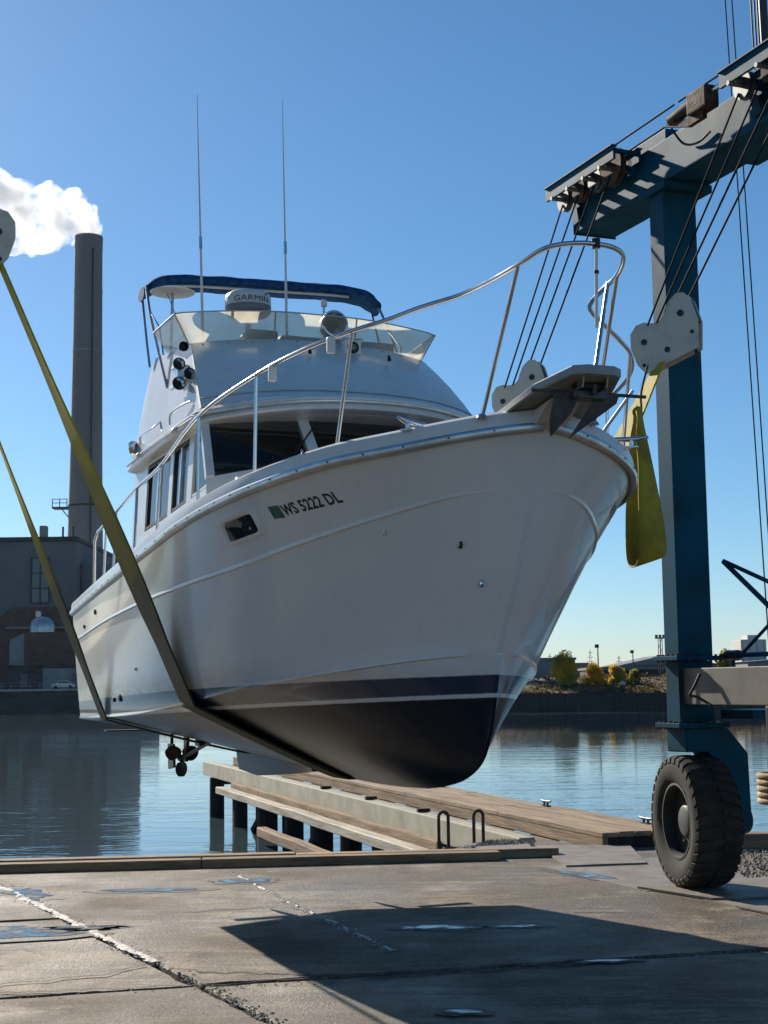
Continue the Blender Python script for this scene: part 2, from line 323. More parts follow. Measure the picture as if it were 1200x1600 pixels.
def concrete():
    m, nt, p = newmat('worn_concrete'); L = nt.links.new
    tc = N(nt, 'ShaderNodeTexCoord'); O = tc.outputs['Object']
    def noise(sc, det=8, ro=.6, st=None):
        n = N(nt, 'ShaderNodeTexNoise', Scale=sc, Detail=det, Roughness=ro)
        if st:
            mp = N(nt, 'ShaderNodeMapping'); mp.inputs['Scale'].default_value = st; mp.inputs['Rotation'].default_value = (0, 0, R(15)); L(O, mp.inputs[0]); L(mp.outputs[0], n.inputs['Vector'])
        else: L(O, n.inputs['Vector'])
        return n.outputs['Fac']
    def ramp(f, a, b, c0, c1):
        r = N(nt, 'ShaderNodeValToRGB'); L(f, r.inputs[0]); e = r.color_ramp.elements; e[0].position = a; e[1].position = b; e[0].color = (*c0, 1); e[1].color = (*c1, 1); return r.outputs[0]
    def mixc(f, a, b, bt='MIX'):
        x = N(nt, 'ShaderNodeMix', data_type='RGBA', blend_type=bt)
        if isinstance(f, float): x.inputs[0].default_value = f
        else: L(f, x.inputs[0])
        for i, c in ((6, a), (7, b)):
            if isinstance(c, tuple): x.inputs[i].default_value = (*c, 1)
            else: L(c, x.inputs[i])
        return x.outputs[2]
    big = noise(.35, 5, .55); mid = noise(1.7, 8, .65); fine = noise(26, 6, .7); strk = noise(1.2, 7, .6, (1.0, 4.5, 1))
    c = ramp(mid, .40, .60, (.085, .066, .046), (.27, .22, .158))
    c = mixc(ramp(strk, .48, .60, (0,0,0), (.7,.7,.7)), c, (.195, .157, .112)); 
    c = mixc(ramp(big, .44, .60, (0,0,0), (.8,.8,.8)), c, (.082, .065, .047))
    pale = noise(.8, 9, .7)
    c = mixc(ramp(pale, .54, .62, (0,0,0), (.75,.75,.75)), c, (.36, .315, .245))
    c = mixc(.75, c, ramp(fine, .38, .62, (.5, .49, .47), (1.35, 1.35, 1.35)), 'MULTIPLY')
    st2 = noise(.9, 8, .7, (.7, 6.5, 1)); c = mixc(ramp(st2, .50, .58, (0,0,0), (.75,.75,.75)), c, (.072, .058, .043))
    spk = noise(60, 3, .6); c = mixc(ramp(spk, .57, .63, (0,0,0), (.6,.6,.6)), c, (.30, .27, .225)); c = mixc(ramp(spk, .37, .43, (.6,.6,.6), (0,0,0)), c, (.05, .042, .034))
    c = mixc(1.0, c, (.93, .895, .83), 'MULTIPLY')
    L(c, p.inputs['Base Color'])
    damp = ramp(noise(.5, 6, .6), .36, .64, (.46,)*3, (.85,)*3); L(damp, p.inputs['Roughness']); p.inputs['Specular IOR Level'].default_value = .34
    vf = noise(85, 4, .7)
    a0 = N(nt, 'ShaderNodeMath', operation='MULTIPLY_ADD'); L(mid, a0.inputs[0]); a0.inputs[1].default_value = .22; L(fine, a0.inputs[2])
    ad = N(nt, 'ShaderNodeMath', operation='MULTIPLY_ADD'); L(vf, ad.inputs[0]); ad.inputs[1].default_value = .45; L(a0.outputs[0], ad.inputs[2])
    b = N(nt, 'ShaderNodeBump', Strength=.9, Distance=.012); L(ad.outputs[0], b.inputs['Height']); L(b.outputs[0], p.inputs['Normal'])
    return m
M_conc = concrete()
M_soil = pm('dark_joint_dirt', (.035, .03, .025), .9, var=.3, scale=12, bump=.5)
M_gravelbase = pm('gravel_ground', (.17, .15, .125), .9, var=.35, scale=22, bump=.7, bscale=60)

def water_material(name='harbour_water', puddle=False):
    m, nt, p = newmat(name); L = nt.links.new
    p.inputs['Base Color'].default_value = (.055, .082, .090, 1) if not puddle else (.085, .075, .06, 1)
    p.inputs['Roughness'].default_value = .13 if puddle else .03; p.inputs['IOR'].default_value = 1.36
    tc = N(nt, 'ShaderNodeTexCoord')
    if puddle:
        n = N(nt, 'ShaderNodeTexNoise', Scale=5, Detail=6); L(tc.outputs['Object'], n.inputs['Vector'])
        mr_ = N(nt, 'ShaderNodeMapRange'); mr_.inputs['From Min'].default_value = .40; mr_.inputs['From Max'].default_value = .62; mr_.inputs['To Min'].default_value = .05; mr_.inputs['To Max'].default_value = .5; L(n.outputs['Fac'], mr_.inputs['Value']); L(mr_.outputs[0], p.inputs['Roughness'])
        b = N(nt, 'ShaderNodeBump', Strength=.05, Distance=.02); L(n.outputs['Fac'], b.inputs['Height']); L(b.outputs[0], p.inputs['Normal'])
    else:
        def nz(sc, st, det, dist):
            mp = N(nt, 'ShaderNodeMapping'); mp.inputs['Scale'].default_value = st; mp.inputs['Rotation'].default_value = (0, 0, R(8)); L(tc.outputs['Object'], mp.inputs[0])
            n = N(nt, 'ShaderNodeTexNoise', Scale=sc, Detail=det, Roughness=.5, Distortion=dist); L(mp.outputs[0], n.inputs['Vector']); return n.outputs['Fac']
        a = nz(.55, (.5, 1.3, 1), 3, .6); c = nz(2.6, (.6, 1.2, 1), 3, .3); d = nz(.08, (.5, 1, 1), 2, 0)
        mm = N(nt, 'ShaderNodeMath', operation='MULTIPLY_ADD'); L(c, mm.inputs[0]); mm.inputs[1].default_value = .30; L(a, mm.inputs[2])
        m2 = N(nt, 'ShaderNodeMapRange'); m2.inputs['From Min'].default_value = .35; m2.inputs['From Max'].default_value = .65; m2.inputs['To Min'].default_value = .25; m2.inputs['To Max'].default_value = .62; L(d, m2.inputs['Value'])
        sy = N(nt, 'ShaderNodeSeparateXYZ'); L(tc.outputs['Object'], sy.inputs[0])         # ripples die down away from the quay
        fy = N(nt, 'ShaderNodeMapRange'); fy.inputs['From Min'].default_value = 30; fy.inputs['From Max'].default_value = 130; fy.inputs['To Min'].default_value = 1; fy.inputs['To Max'].default_value = .2; L(sy.outputs['Y'], fy.inputs['Value'])
        ms_ = N(nt, 'ShaderNodeMath', operation='MULTIPLY'); L(m2.outputs[0], ms_.inputs[0]); L(fy.outputs[0], ms_.inputs[1])
        b = N(nt, 'ShaderNodeBump', Distance=.065); L(ms_.outputs[0], b.inputs['Strength']); L(mm.outputs[0], b.inputs['Height']); L(b.outputs[0], p.inputs['Normal'])
    return m
M_water = water_material()
M_puddle = water_material('puddle_water', True)

# ================================================================ SETTING
WZ = -1.6
def edgeY(X): return 20.15 + .1155 * X          # quay edge line
def rotline(p, q): return Vector(p), (Vector(q) - Vector(p))
J1 = ((-4.62, 17.88), (-.79, 10.49)); T1 = ((-2.94, 11.46), (3.28, 13.1))
def clip(poly, a, n):
    """keep the side of the line through a where (p-a).n > 0"""
    out = []
    for i in range(len(poly)):
        p, q = poly[i], poly[(i+1) % len(poly)]
        dp = (p - a).dot(n); dq = (q - a).dot(n)
        if dp >= 0: out.append(p)
        if dp * dq < 0: out.append(p + (q - p) * (dp / (dp - dq)))
    return out
ground = empty('ground'); ground['kind'] = 'structure'
base_mb = MB()
base_mb.add([(-80, -30, -.07), (80, -30, -.07), (80, edgeY(80), -.07), (-80, edgeY(-80), -.07)], [(0,1,2,3)])
base_mb.build('joint_bed', M_soil, ground)
# quay face below the apron
qb = MB(); qb.add([(-80, edgeY(-80)-.02, -.07), (80, edgeY(80)-.02, -.07), (80, edgeY(80)-.02, -4), (-80, edgeY(-80)-.02, -4)], [(0,1,2,3)])
qb.build('quay_face', M_pile, ground)
slabs = [[Vector((-80, -30)), Vector((80, -30)), Vector((80, edgeY(80)-.03)), Vector((-80, edgeY(-80)-.03))]]
d1 = (Vector(J1[1]) - Vector(J1[0])).normalized(); n1 = Vector((-d1.y, d1.x)); dt = (Vector(T1[1]) - Vector(T1[0])).normalized(); nT = Vector((-dt.y, dt.x))
T2a = Vector((-3.91, 15.19))
cuts = [(Vector(J1[0]), n1, .030), (Vector(J1[0]) + n1*8.5, n1, .02), (Vector(J1[0]) - n1*5.5, n1, .02), (Vector(T1[0]), nT, .034), (Vector(T1[0]) - nT*5, nT, .02)]
for a, n, g in cuts:
    new = []
    for s in slabs:
        A = clip(s, a + n*g, n); B = clip(s, a - n*g, -n)
        new += [x for x in (A, B) if len(x) > 2]
    slabs = new
new = []
for s in slabs:
    c = sum(s, Vector((0, 0))) / len(s)
    if (c - Vector(J1[0])).dot(n1) < 0 and (c - Vector(T1[0])).dot(nT) > 0:     # left of the broken joint: one more cross joint
        new += [clip(s, T2a + nT*.01, nT), clip(s, T2a - nT*.01, -nT)]
    else: new.append(s)
slabs = [s for s in new if len(s) > 2]
def slab_mesh(poly, k):
    pts = []
    n = len(poly)
    for i in range(n):
        p, q = poly[i], poly[(i+1) % n]; ln = (q - p).length; t = (q - p) / max(ln, 1e-6); nn = Vector((t.y, -t.x))
        m = max(1, int(ln / .12)) if ln < 30 else max(1, int(ln / .25))
        for j in range(m):
            u = j / m; r = p + (q - p) * u
            near = abs(r.x) < 8 and 5 < r.y < 25
            amp = .062 if near else .0
            w_ = mnoise.noise(Vector((r.x*2.1, r.y*2.1, 3.1))) * .6 + mnoise.noise(Vector((r.x*7, r.y*7, 1))) * .5
            edge = min(1, min(j, m - j) / 2)
            pts.append(r - nn * abs(amp * w_) * edge)
    zj = .006 * math.sin(k * 2.4)
    mb = MB(); nn = len(pts)
    bev = []
    for i in range(nn):
        t = (pts[(i+1) % nn] - pts[i-1]); t = t.normalized() if t.length > 1e-6 else Vector((1, 0)); bev.append(pts[i] - Vector((t.y, -t.x)) * .018)
    vs = [(p.x, p.y, zj) for p in bev] + [(p.x, p.y, zj - .02) for p in pts] + [(p.x, p.y, -.068) for p in pts]
    fs = [tuple(range(nn))] + [(i, (i+1) % nn, nn + (i+1) % nn, nn + i) for i in range(nn)] + [(nn + i, nn + (i+1) % nn, 2*nn + (i+1) % nn, 2*nn + i) for i in range(nn)]
    mb.add(vs, fs); return mb
for k, s in enumerate(slabs): slab_mesh(s, k).build('concrete_slab', M_conc, ground)

# hairline cracks: thin dark ribbons set in the slabs
def ribbon(pts, wd, z, seed):
    rr = random.Random(seed); P = [Vector(p) for p in pts]; path = []
    for i in range(len(P) - 1):
        m = max(2, int((P[i+1] - P[i]).length / .09))
        for j in range(m):
            q = P[i].lerp(P[i+1], j / m); path.append(q + Vector((rr.uniform(-.03, .03), rr.uniform(-.05, .05))))
    path.append(P[-1]); top, bot = [], []
    for i, q in enumerate(path):
        f = math.sin(math.pi * (i + .5) / len(path)) ** .5 * rr.uniform(.5, 1.3); top.append((q.x, q.y + wd * f, z)); bot.append((q.x, q.y - wd * f, z))
    return MB().grid([top, bot])
for i, (pts, wd) in enumerate([([(-1.9, 13.35), (-2.05, 12.7), (-2.35, 12.25), (-3.1, 11.95), (-3.6, 11.8)], .018),
                               ([(-1.86, 12.6), (-1.45, 12.35), (-.6, 12.2), (.3, 12.25)], .014), ([(-2.42, 15.49), (-1.2, 15.92)], .012), ([(1.9, 15.3), (2.4, 15.25)], .012),
                               ([(-1.2, 11.9), (-.4, 12.15), (.2, 12.2)], .012), ([(.9, 12.35), (2.0, 12.6)], .02), ([(-3.4, 11.55), (-2.2, 11.72), (-1.2, 11.86)], .016), ([(-.2, 12.06), (.9, 12.33), (1.6, 12.55)], .035), ([(-2.9, 13.2), (-3.3, 13.6), (-3.9, 13.7)], .008), ([(.4, 17.2), (1.3, 17.6), (2.0, 17.3)], .007), ([(-1.0, 17.9), (.2, 17.5)], .006)]):
    ribbon(pts, wd, .010, i).build('crack', M_soil, ground)
# crumbs of broken pale concrete along the joints
def chips(n, path, spread, smin, smax, seed, z=.01):
    rr = random.Random(seed); mb = MB(); P = [Vector(p) for p in path]
    for _ in range(n):
        t = rr.random() * (len(P) - 1); i = int(t); q = P[i].lerp(P[i+1], t - i)
        x = q.x + rr.gauss(0, spread); y = q.y + rr.gauss(0, spread); s = rr.uniform(smin, smax)
        vs = [(x + s*rr.uniform(-1, -.4), y + s*rr.uniform(-1, -.4), z), (x + s*rr.uniform(.4, 1), y + s*rr.uniform(-1, -.3), z), (x + s*rr.uniform(.3, 1), y + s*rr.uniform(.4, 1), z), (x + s*rr.uniform(-1, -.3), y + s*rr.uniform(.3, 1), z)]
        cz = z + s * rr.uniform(.15, .45); vs += [(vs[k][0]*.6 + x*.4, vs[k][1]*.6 + y*.4, cz + rr.uniform(-.2, .2) * s) for k in range(4)]
        mb.add(vs, [(4,5,6,7),(0,1,5,4),(1,2,6,5),(2,3,7,6),(3,0,4,7)])
    return mb
def mortar(path, wmin, wmax, seed, gap=0.0):
    rr = random.Random(seed); P = [Vector(p) for p in path]; mb = MB(); run = []
    def flush():
        nonlocal run
        if len(run) > 2:
            rows = [[(l.x, l.y, .006), (l.x*.75 + r.x*.25, l.y*.75 + r.y*.25, .012 + h_), (l.x*.3 + r.x*.7, l.y*.3 + r.y*.7, .011 + h_), (r.x, r.y, .006)] for l, r, h_ in run]; mb.grid(rows)
        run = []
    for i in range(len(P) - 1):
        d = P[i+1] - P[i]; m = int(d.length / .035); t = d.normalized(); n = Vector((-t.y, t.x))
        for j in range(m):
            q = P[i] + d * j / m + n * .035 * mnoise.noise(Vector((P[i].x + d.x*j/m, P[i].y + d.y*j/m, seed)) * 2.2)
            f = .5 + .9 * mnoise.noise(Vector((q.x*3.1, q.y*3.1, seed + 4))) + .6 * mnoise.noise(Vector((q.x*11, q.y*11, seed)))
            if f < gap: flush(); continue
            w_ = wmin + (wmax - wmin) * max(0, min(1, f)); run.append((q + n * w_ * rr.uniform(.6, 1.25), q - n * w_ * rr.uniform(.6, 1.25), rr.uniform(-.003, .006)))
    flush(); return mb
o = mortar([(-5.2, 18.95), (-4.0, 16.7), (-3.2, 15.15), (-2.6, 14.0), (-1.95, 12.8)], .012, .085, 3, .12).build('crumbled_mortar', M_chip)
tag(o, 'pale crumbled mortar standing along the open diagonal joint', 'rubble', kind='stuff')
o = mortar([(-2.01, 19.1), (-1.5, 17.5), (-1.1, 16.3), (-.6, 15.0), (.05, 13.2)], .004, .026, 5, .5).build('joint_mortar', M_chip)
tag(o, 'broken pale mortar line running into the boat shadow', 'rubble', kind='stuff')
o = chips(900, [(-4.9, 18.4), (-4.0, 16.7), (-3.2, 15.15), (-2.6, 14.0), (-1.95, 12.8)], .07, .004, .018, 3, .004).build('crumbled_concrete', M_chip)
tag(o, 'pale crumbs scattered beside the open diagonal joint', 'rubble', kind='stuff')
o = chips(420, [(-2.01, 19.1), (-1.5, 17.5), (-1.1, 16.3), (-.6, 15.0), (.05, 13.2)], .035, .005, .018, 5, .004).build('joint_crumbs', M_chip)
tag(o, 'thin trail of pale crumbs running into the boat shadow', 'rubble', kind='stuff')
o = chips(520, [(-1.95, 12.8), (-1.5, 11.95), (-1.1, 11.1), (-.7, 10.3), (-.3, 9.5)], .05, .005, .02, 8, .0).build('joint_grit', M_stone)
tag(o, 'brown grit filling the near end of the diagonal joint', 'grit', kind='stuff')
o = chips(350, [(-3.4, 11.3), (-1.4, 11.75), (.1, 12.1), (1.8, 12.75), (3.3, 13.1)], .07, .004, .016, 9, .0).build('cross_joint_grit', M_stone)
tag(o, 'loose grit scattered along the dark cross joint', 'grit', kind='stuff')

# puddles, each in a damp patch of its own
M_damp = pm('damp_concrete', (.085, .070, .053), .62, var=.25, scale=6, bump=.25, bscale=30)
def blob(cx, cy, rx, ry, ang, seed, z, name, mt, k=1.0):
    n = 90; pts = []
    for i in range(n):
        a = 2*math.pi*i/n; q = Vector((math.cos(a)*1.4 + seed*7.1, math.sin(a)*1.4, seed*3.3))
        w_ = k * (1 + .42*mnoise.noise(q) + .26*mnoise.noise(q*2.7) + .08*mnoise.noise(q*6.5))
        x = rx*math.cos(a)*w_; y = ry*math.sin(a)*w_; pts.append((cx + x*math.cos(ang) - y*math.sin(ang), cy + x*math.sin(ang) + y*math.cos(ang), z))
    pts.append((cx, cy, z))
    return struct(MB().add(pts, [(i, (i+1) % n, n) for i in range(n)]).build(name, mt))
for i, a in enumerate([(-2.75, 17.35, .52, .17, .05), (-1.75, 18.05, .34, .2, .2), (-4.15, 17.2, .2, .5, .5), (-4.0, 14.35, 1.0, .38, .2), (-3.02, 14.66, .28, .10, .1),
                       (.5, 14.45, .33, .095, 0), (1.24, 14.46, .2, .065, 0), (1.83, 12.63, .2, .04, .1), (.5, 10.76, .13, .055, 0), (2.42, 18.15, .15, .5, .55)]):
    blob(*a, i + 1, .0125, 'puddle', M_puddle); blob(a[0], a[1], a[2]*1.22 + .05, a[3]*1.3 + .05, a[4], i + 1.03, .0085, 'damp_patch', M_damp)

# quay edge timbers: three long weathered planks side by side
bull = empty('quay_timber', (0, 0, 0), label='long weathered timber kerb along the edge of the concrete quay', cat='timber kerb')
ang = math.atan(.1155)
for row in range(2):
    x = -14.0
    while x < 1.4:
        ln = rnd.uniform(3.6, 5.2); x1 = min(x + ln, 1.45 if row == 0 else 2.3)
        off = -.46 + row * .235
        M = TR((0, 20.15, 0), (ang, 'Z'))
        MB().bbox((x, off + rnd.uniform(-.01, .01), .004), (x1 - .012, off + .225, .125 + rnd.uniform(-.012, .012)), .014, M).build('plank', M_woody if row else M_wood, bull)
        x = x1
        if x1 >= 1.44: break

# water, one sheet to the horizon
wb = MB(); wb.add([(-3000, 12, WZ), (3000, 12, WZ), (3000, 5000, WZ), (-3000, 5000, WZ)], [(0,1,2,3)])
struct(wb.build('harbour_water', M_water))

# ================================================================ BOAT  (local frame: x forward from the stem head, y to port, z up from the apron)
PSI = R(21.8)
BO = Vector((1.136, 10.05, 0)); BROT = (0, 0, -(math.pi/2 - PSI))
EX = Vector((math.sin(PSI), -math.cos(PSI), 0)); EY = Vector((math.cos(PSI), math.sin(PSI), 0))
boat = empty('motor_yacht', BO, BROT, label='white flybridge motor yacht with navy boot stripe hanging in slings over the quay', cat='boat')
LB = 8.85
sheer_b = pchip([0,.08,.18,.34,.6,1,1.5,2,3,4,5,6,8.85], [.03,.26,.46,.70,.98,1.28,1.52,1.65,1.78,1.83,1.85,1.84,1.71])
sheer_z = pchip([0,.18,.51,.95,1.5,2.33,3.28,4.48,6,8.85], [4.085,4.035,3.965,3.915,3.845,3.77,3.68,3.545,3.40,3.23])
chine_b = pchip([.82,1,1.3,1.6,2,2.5,3,4,5,6.5,8.85], [.02,.22,.47,.68,.90,1.12,1.29,1.50,1.60,1.65,1.60])
chine_z = pchip([.82,1.27,1.77,2.88,4.15,6.02,8.85], [2.53,2.49,2.43,2.31,2.16,2.04,1.97])
knuck_z = pchip([.22,.94,1.61,2.5,4.4,6,8.85], [3.69,3.51,3.375,3.25,3.12,3.03,2.87])
stem_s = pchip([1.9,2.2,2.53,3.08,3.69,4.1], [1.02,.92,.82,.53,.23,0.0])
keel_z = pchip([1.02,1.1,1.3,1.6,2.2,3,5,8.85], [1.92,1.78,1.65,1.555,1.48,1.46,1.50,1.70])
def top_pt(t, v):
    """topside point: t 0 (stem) .. 1 (transom), v 0 (chine) .. 1 (sheer)"""
    s0 = stem_s(2.53 + (4.085 - 2.53) * v); s = s0 + (LB - s0) * t
    sg = t
    B = sheer_b(sg * LB); C = chine_b(.82 + sg * (LB - .82)); p = 1.55 - .75 * min(1, s / 4.0)
    y = C + (B - C) * v ** p
    z = chine_z(s) + (sheer_z(s) - chine_z(s)) * v
    return s, y, z
def hull_y(s, z):
    v = min(1, max(0, (z - chine_z(s)) / (sheer_z(s) - chine_z(s)))); s0 = stem_s(2.53 + (4.085 - 2.53) * v)
    return top_pt(min(1, max(0, (s - s0) / (LB - s0))), v)[1]
def bot_pt(t, w_):
    z0 = 1.92 + (2.53 - 1.92) * w_; s0 = stem_s(z0); s = s0 + (LB - s0) * t
    C = chine_b(.82 + t * (LB - .82)); k = min(1, s / 3.5)
    y = C * (w_ ** (.72 + .25 * k)); z = keel_z(s) + (chine_z(s) - keel_z(s)) * w_ ** (1.35 - .3 * k)
    if t == 0: y = .012
    return s, max(y, .012), z
T = [(i / 56) ** 1.9 for i in range(57)]
def hull_lines(side):
    rows = []
    for w_ in (0, .08, .2, .35, .5, .65, .8, .92): rows.append([(-s, side*y, z) for s, y, z in (bot_pt(t, w_) for t in T)])
    rows.append([(-s, side*(y - .006), z - .006) for s, y, z in (top_pt(t, 0) for t in T)])
    rows.append([(-s, side*(y + .02*min(1, t*30)), z + .004) for t, (s, y, z) in ((t, top_pt(t, 0)) for t in T)])       # chine flat
    for v in (.03, .1, .2, .3, .4, .5, .6, .7, .8, .9, 1): rows.append([(-s, side*y, z) for s, y, z in (top_pt(t, v) for t in T)])
    return rows
hb = MB(); SR = hull_lines(-1); PR = hull_lines(1)
hb.grid(SR); hb.grid(PR, flip=True)
for a, b in zip((r[-1] for r in SR[:-1]), (r[-1] for r in SR[1:])):     # transom strips
    hb.add([a, b, (b[0], -b[1], b[2]), (a[0], -a[1], a[2])], [(0,1,2,3)])
for i in range(len(SR) - 1):                                            # close the stem
    hb.add([SR[i][0], SR[i+1][0], PR[i+1][0], PR[i][0]], [(0,1,2,3)])
hb.add([SR[0][k] for k in range(57)] + [PR[0][k] for k in range(57)], [(k, k+1, 57+k+1, 57+k) for k in range(56)])
hull = hb.build('hull', M_hull, boat, smooth=32)

def sheer_frame(s, side):
    e = .03; a = sheer_b(max(0, s - e)); b = sheer_b(min(LB, s + e)); tx = -(min(LB, s+e) - max(0, s-e)); ty = (b - a)
    L = math.hypot(tx, ty); nx, ny = ty / L, -tx / L       # outward normal in plan
    return Vector((-s, side * sheer_b(s), sheer_z(s))), Vector((nx, side * ny, 0))
SS = [LB * (i / 70) ** 1.9 for i in range(71)]
def sweep(prof, sides=(-1, 1), ss=SS):
    mb = MB()
    for sd in sides:
        rows = []
        for s in ss:
            p, n = sheer_frame(s, sd); rows.append([p + n * a + Vector((0, 0, b)) for a, b in prof])
        mb.grid(rows, closed=True); mb.add(rows[-1], [tuple(range(len(prof)))]); mb.add(rows[0], [tuple(range(len(prof)))])
    return mb
sweep([(.0, -.01), (.018, .0), (.022, .05), (.012, .105), (-.03, .13), (-.11, .125), (-.12, .05), (-.1, -.01)]).build('gunwale', M_gel, boat, smooth=40)
rr_ = sweep([(.0, -.045), (.032, -.035), (.042, -.01), (.032, .016), (.0, .022)]).build('rub_rail', M_alu, boat, smooth=50)
sw = MB()
for sd in (-1, 1):
    for i in range(28):
        s = .12 + 8.6 * (i / 28) ** 1.2; p, n = sheer_frame(s, sd); q = p + n * .042 + Vector((0, 0, -.01)); sw.tube([q, q + n * .004], .007, 8)
sw.build('screws', M_dkplastic, rr_)['kind'] = 'stuff'
def knuckle():
    mb = MB()
    for sd in (-1, 1):
        rows = []
        for i in range(61):
            s = .26 + (LB - .27) * (i / 60) ** 1.5; z = knuck_z(s); y = hull_y(s, z); y2 = hull_y(s, z - .03); f = min(1, i / 6)
            y3 = hull_y(s, z + .035); rows.append([(-s, sd*(y3 - .003), z + .035), (-s, sd*(y + .017*f), z + .008), (-s, sd*(y + .018*f), z + .001), (-s, sd*(y - .004), z - .008)])
        mb.grid(rows)
    return mb
knuckle().build('knuckle_moulding', M_gel, boat, smooth=40)

# deck with camber
rows = []
for s in [0.06 + (LB - .06) * (i / 40) ** 1.6 for i in range(41)]:
    b = sheer_b(s) - .06; z = sheer_z(s) + .06; rows.append([(-s, b * k / 6, z + .05 * (1 - (k / 6) ** 2)) for k in range(-6, 7)])
MB().grid(rows).build('deck', M_deck, boat, smooth=40)
# trunk cabin on the foredeck
rows = []
for i in range(15):
    u = i / 14; s = 1.45 + 2.35 * u; hw = min(1.32, sheer_b(s) - .30); top = sheer_z(s) + .1 + .15 * math.sin(min(1, u * 2.2) * math.pi / 2); zb = sheer_z(s) + .05
    rows.append([(-s, -hw, zb), (-s, -hw + .015, zb + .5*(top - zb)), (-s, -hw + .06, top - .035), (-s, -hw + .13, top), (-s, -.4, top + .05), (-s, .4, top + .05), (-s, hw - .13, top), (-s, hw - .06, top - .035), (-s, hw - .015, zb + .5*(top - zb)), (-s, hw, zb)])
rows.insert(0, [(-1.34, p[1] * .85, sheer_z(1.3) + .06) for p in rows[0]])
MB().grid(rows).build('trunk_cabin', M_gel, boat, smooth=50)

# ---- deckhouse
def ws_bot(u):   # u -1 (starboard) .. 1 (port): windshield sill line
    return Vector((-3.26 - .42 * abs(u) ** 2.4, 1.45 * u, 4.30 - .14 * u * u))
def ws_top(u):
    return Vector((-3.80 - .20 * abs(u) ** 2.4, 1.42 * u, 4.845 - .09 * u * u))
W_ = MB()
us = [-1 + 2*i/24 for i in range(25)]
W_.grid([[ws_bot(u) + Vector((0, 0, -.55)) for u in us], [ws_bot(u) + Vector((.02, 0, -.05)) for u in us], [ws_bot(u) for u in us], [ws_bot(u) + Vector((-.03, 0, .0)) for u in us]])
W_.build('windshield_sill', M_gel, boat, smooth=40)
for a, b in ((-.965, -.40), (-.345, .345), (.40, .965)):
    uu = [a + (b - a) * i / 8 for i in range(9)]
    MB().grid([[ws_bot(u).lerp(ws_top(u), f) for u in uu] for f in (.03, .35, .65, .97)]).build('windshield_pane', M_clear, boat, smooth=40)
for a, b in ((-1.0, -.955), (-.405, -.34), (.34, .405), (.955, 1.0)):
    mb = MB(); q = []
    for d in (.018, -.03):
        q.append([[ws_bot(u).lerp(ws_top(u), f) + Vector((d, 0, d*.6)) for u in (a, b)] for f in (0, 1)])
    vs = [q[0][0][0], q[0][0][1], q[0][1][1], q[0][1][0], q[1][0][0], q[1][0][1], q[1][1][1], q[1][1][0]]
    mb.add(vs, [(0,1,2,3),(4,7,6,5),(0,4,5,1),(1,5,6,2),(2,6,7,3),(3,7,4,0)]); mb.build('mullion', M_gel, boat)
# side walls with window openings: a frame of wall strips round recessed panes
def wall_pt(s, f, side):     # f 0 at deck, 1 at roof
    zb = sheer_z(s) + .04; hb_ = 1.44 if s > 4 else 1.44 - .03 * (4 - s); ht_ = 1.37
    return Vector((-s, side * (hb_ + (ht_ - hb_) * f), zb + (4.74 - zb) * f))
FW0, FW1 = 3.72, 6.95
def fsill(s): return .42 if s > 4.4 else .46
for sd in (-1, 1):
    sw_ = MB()
    def quad(s0, s1, f0, f1, dep=.04, shear=.0):
        n = max(1, int((s1 - s0) / .4)); 
        for i in range(n):
            a = s0 + (s1 - s0) * i / n; b = s0 + (s1 - s0) * (i+1) / n
            o_ = [wall_pt(a, f0, sd), wall_pt(b, f0, sd), wall_pt(b, f1, sd), wall_pt(a, f1, sd)]; inn = [p - Vector((0, sd*dep, 0)) for p in o_]
            sw_.add(o_ + inn, [(0,1,2,3),(4,7,6,5),(0,4,5,1),(1,5,6,2),(2,6,7,3),(3,7,4,0)])
    quad(FW0, FW1, 0, .40); quad(FW0 + .25, FW1, .93, 1.0)
    posts = [(4.36, 4.55), (5.16, 5.30), (6.32, 6.95)]
    for a, b in posts: quad(a, b, .40, .93)
    sw_.build('side_wall', M_gel, boat)
    wins = [(3.80, 4.36), (4.55, 5.16), (5.30, 6.32)]
    for k, (a, b) in enumerate(wins):
        fr = MB()
        lo, hi = .41, .92
        cs = [wall_pt(a, lo, sd), wall_pt(b, lo, sd), wall_pt(b, hi, sd), wall_pt(a + (.12 if k == 0 else 0), hi, sd)]
        off = Vector((0, -sd * .025, 0)); c4 = [p + off for p in cs]; cen = sum(c4, Vector()) / 4
        inner = [p + (cen - p) * .09 for p in c4]
        pane = MB().add(inner, [(0,1,2,3)]).build('side_window', M_clear, boat)
        out = [p + Vector((0, sd*.02, 0)) for p in c4]; ino = [p + Vector((0, sd*.02, 0)) for p in inner]
        vs = out + ino + c4 + inner
        fs = [(i, (i+1) % 4, 4 + (i+1) % 4, 4 + i) for i in range(4)] + [(4+i, 4 + (i+1) % 4, 12 + (i+1) % 4, 12 + i) for i in range(4)] + [(i, 8+i, 8 + (i+1) % 4, (i+1) % 4) for i in range(4)]
        MB().add(vs, fs).build('window_frame', M_black if k else M_gel, pane)
        if k:
            m1 = inner[0].lerp(inner[1], .52); m2 = inner[3].lerp(inner[2], .52); d_ = Vector((.022, 0, 0)); oo = Vector((0, sd*.022, 0))
            MB().add([m1 - d_, m1 + d_, m2 + d_, m2 - d_, m1 - d_ + oo, m1 + d_ + oo, m2 + d_ + oo, m2 - d_ + oo], [(4,5,6,7),(0,4,7,3),(1,2,6,5)]).build('slider_rail', M_alu, pane)
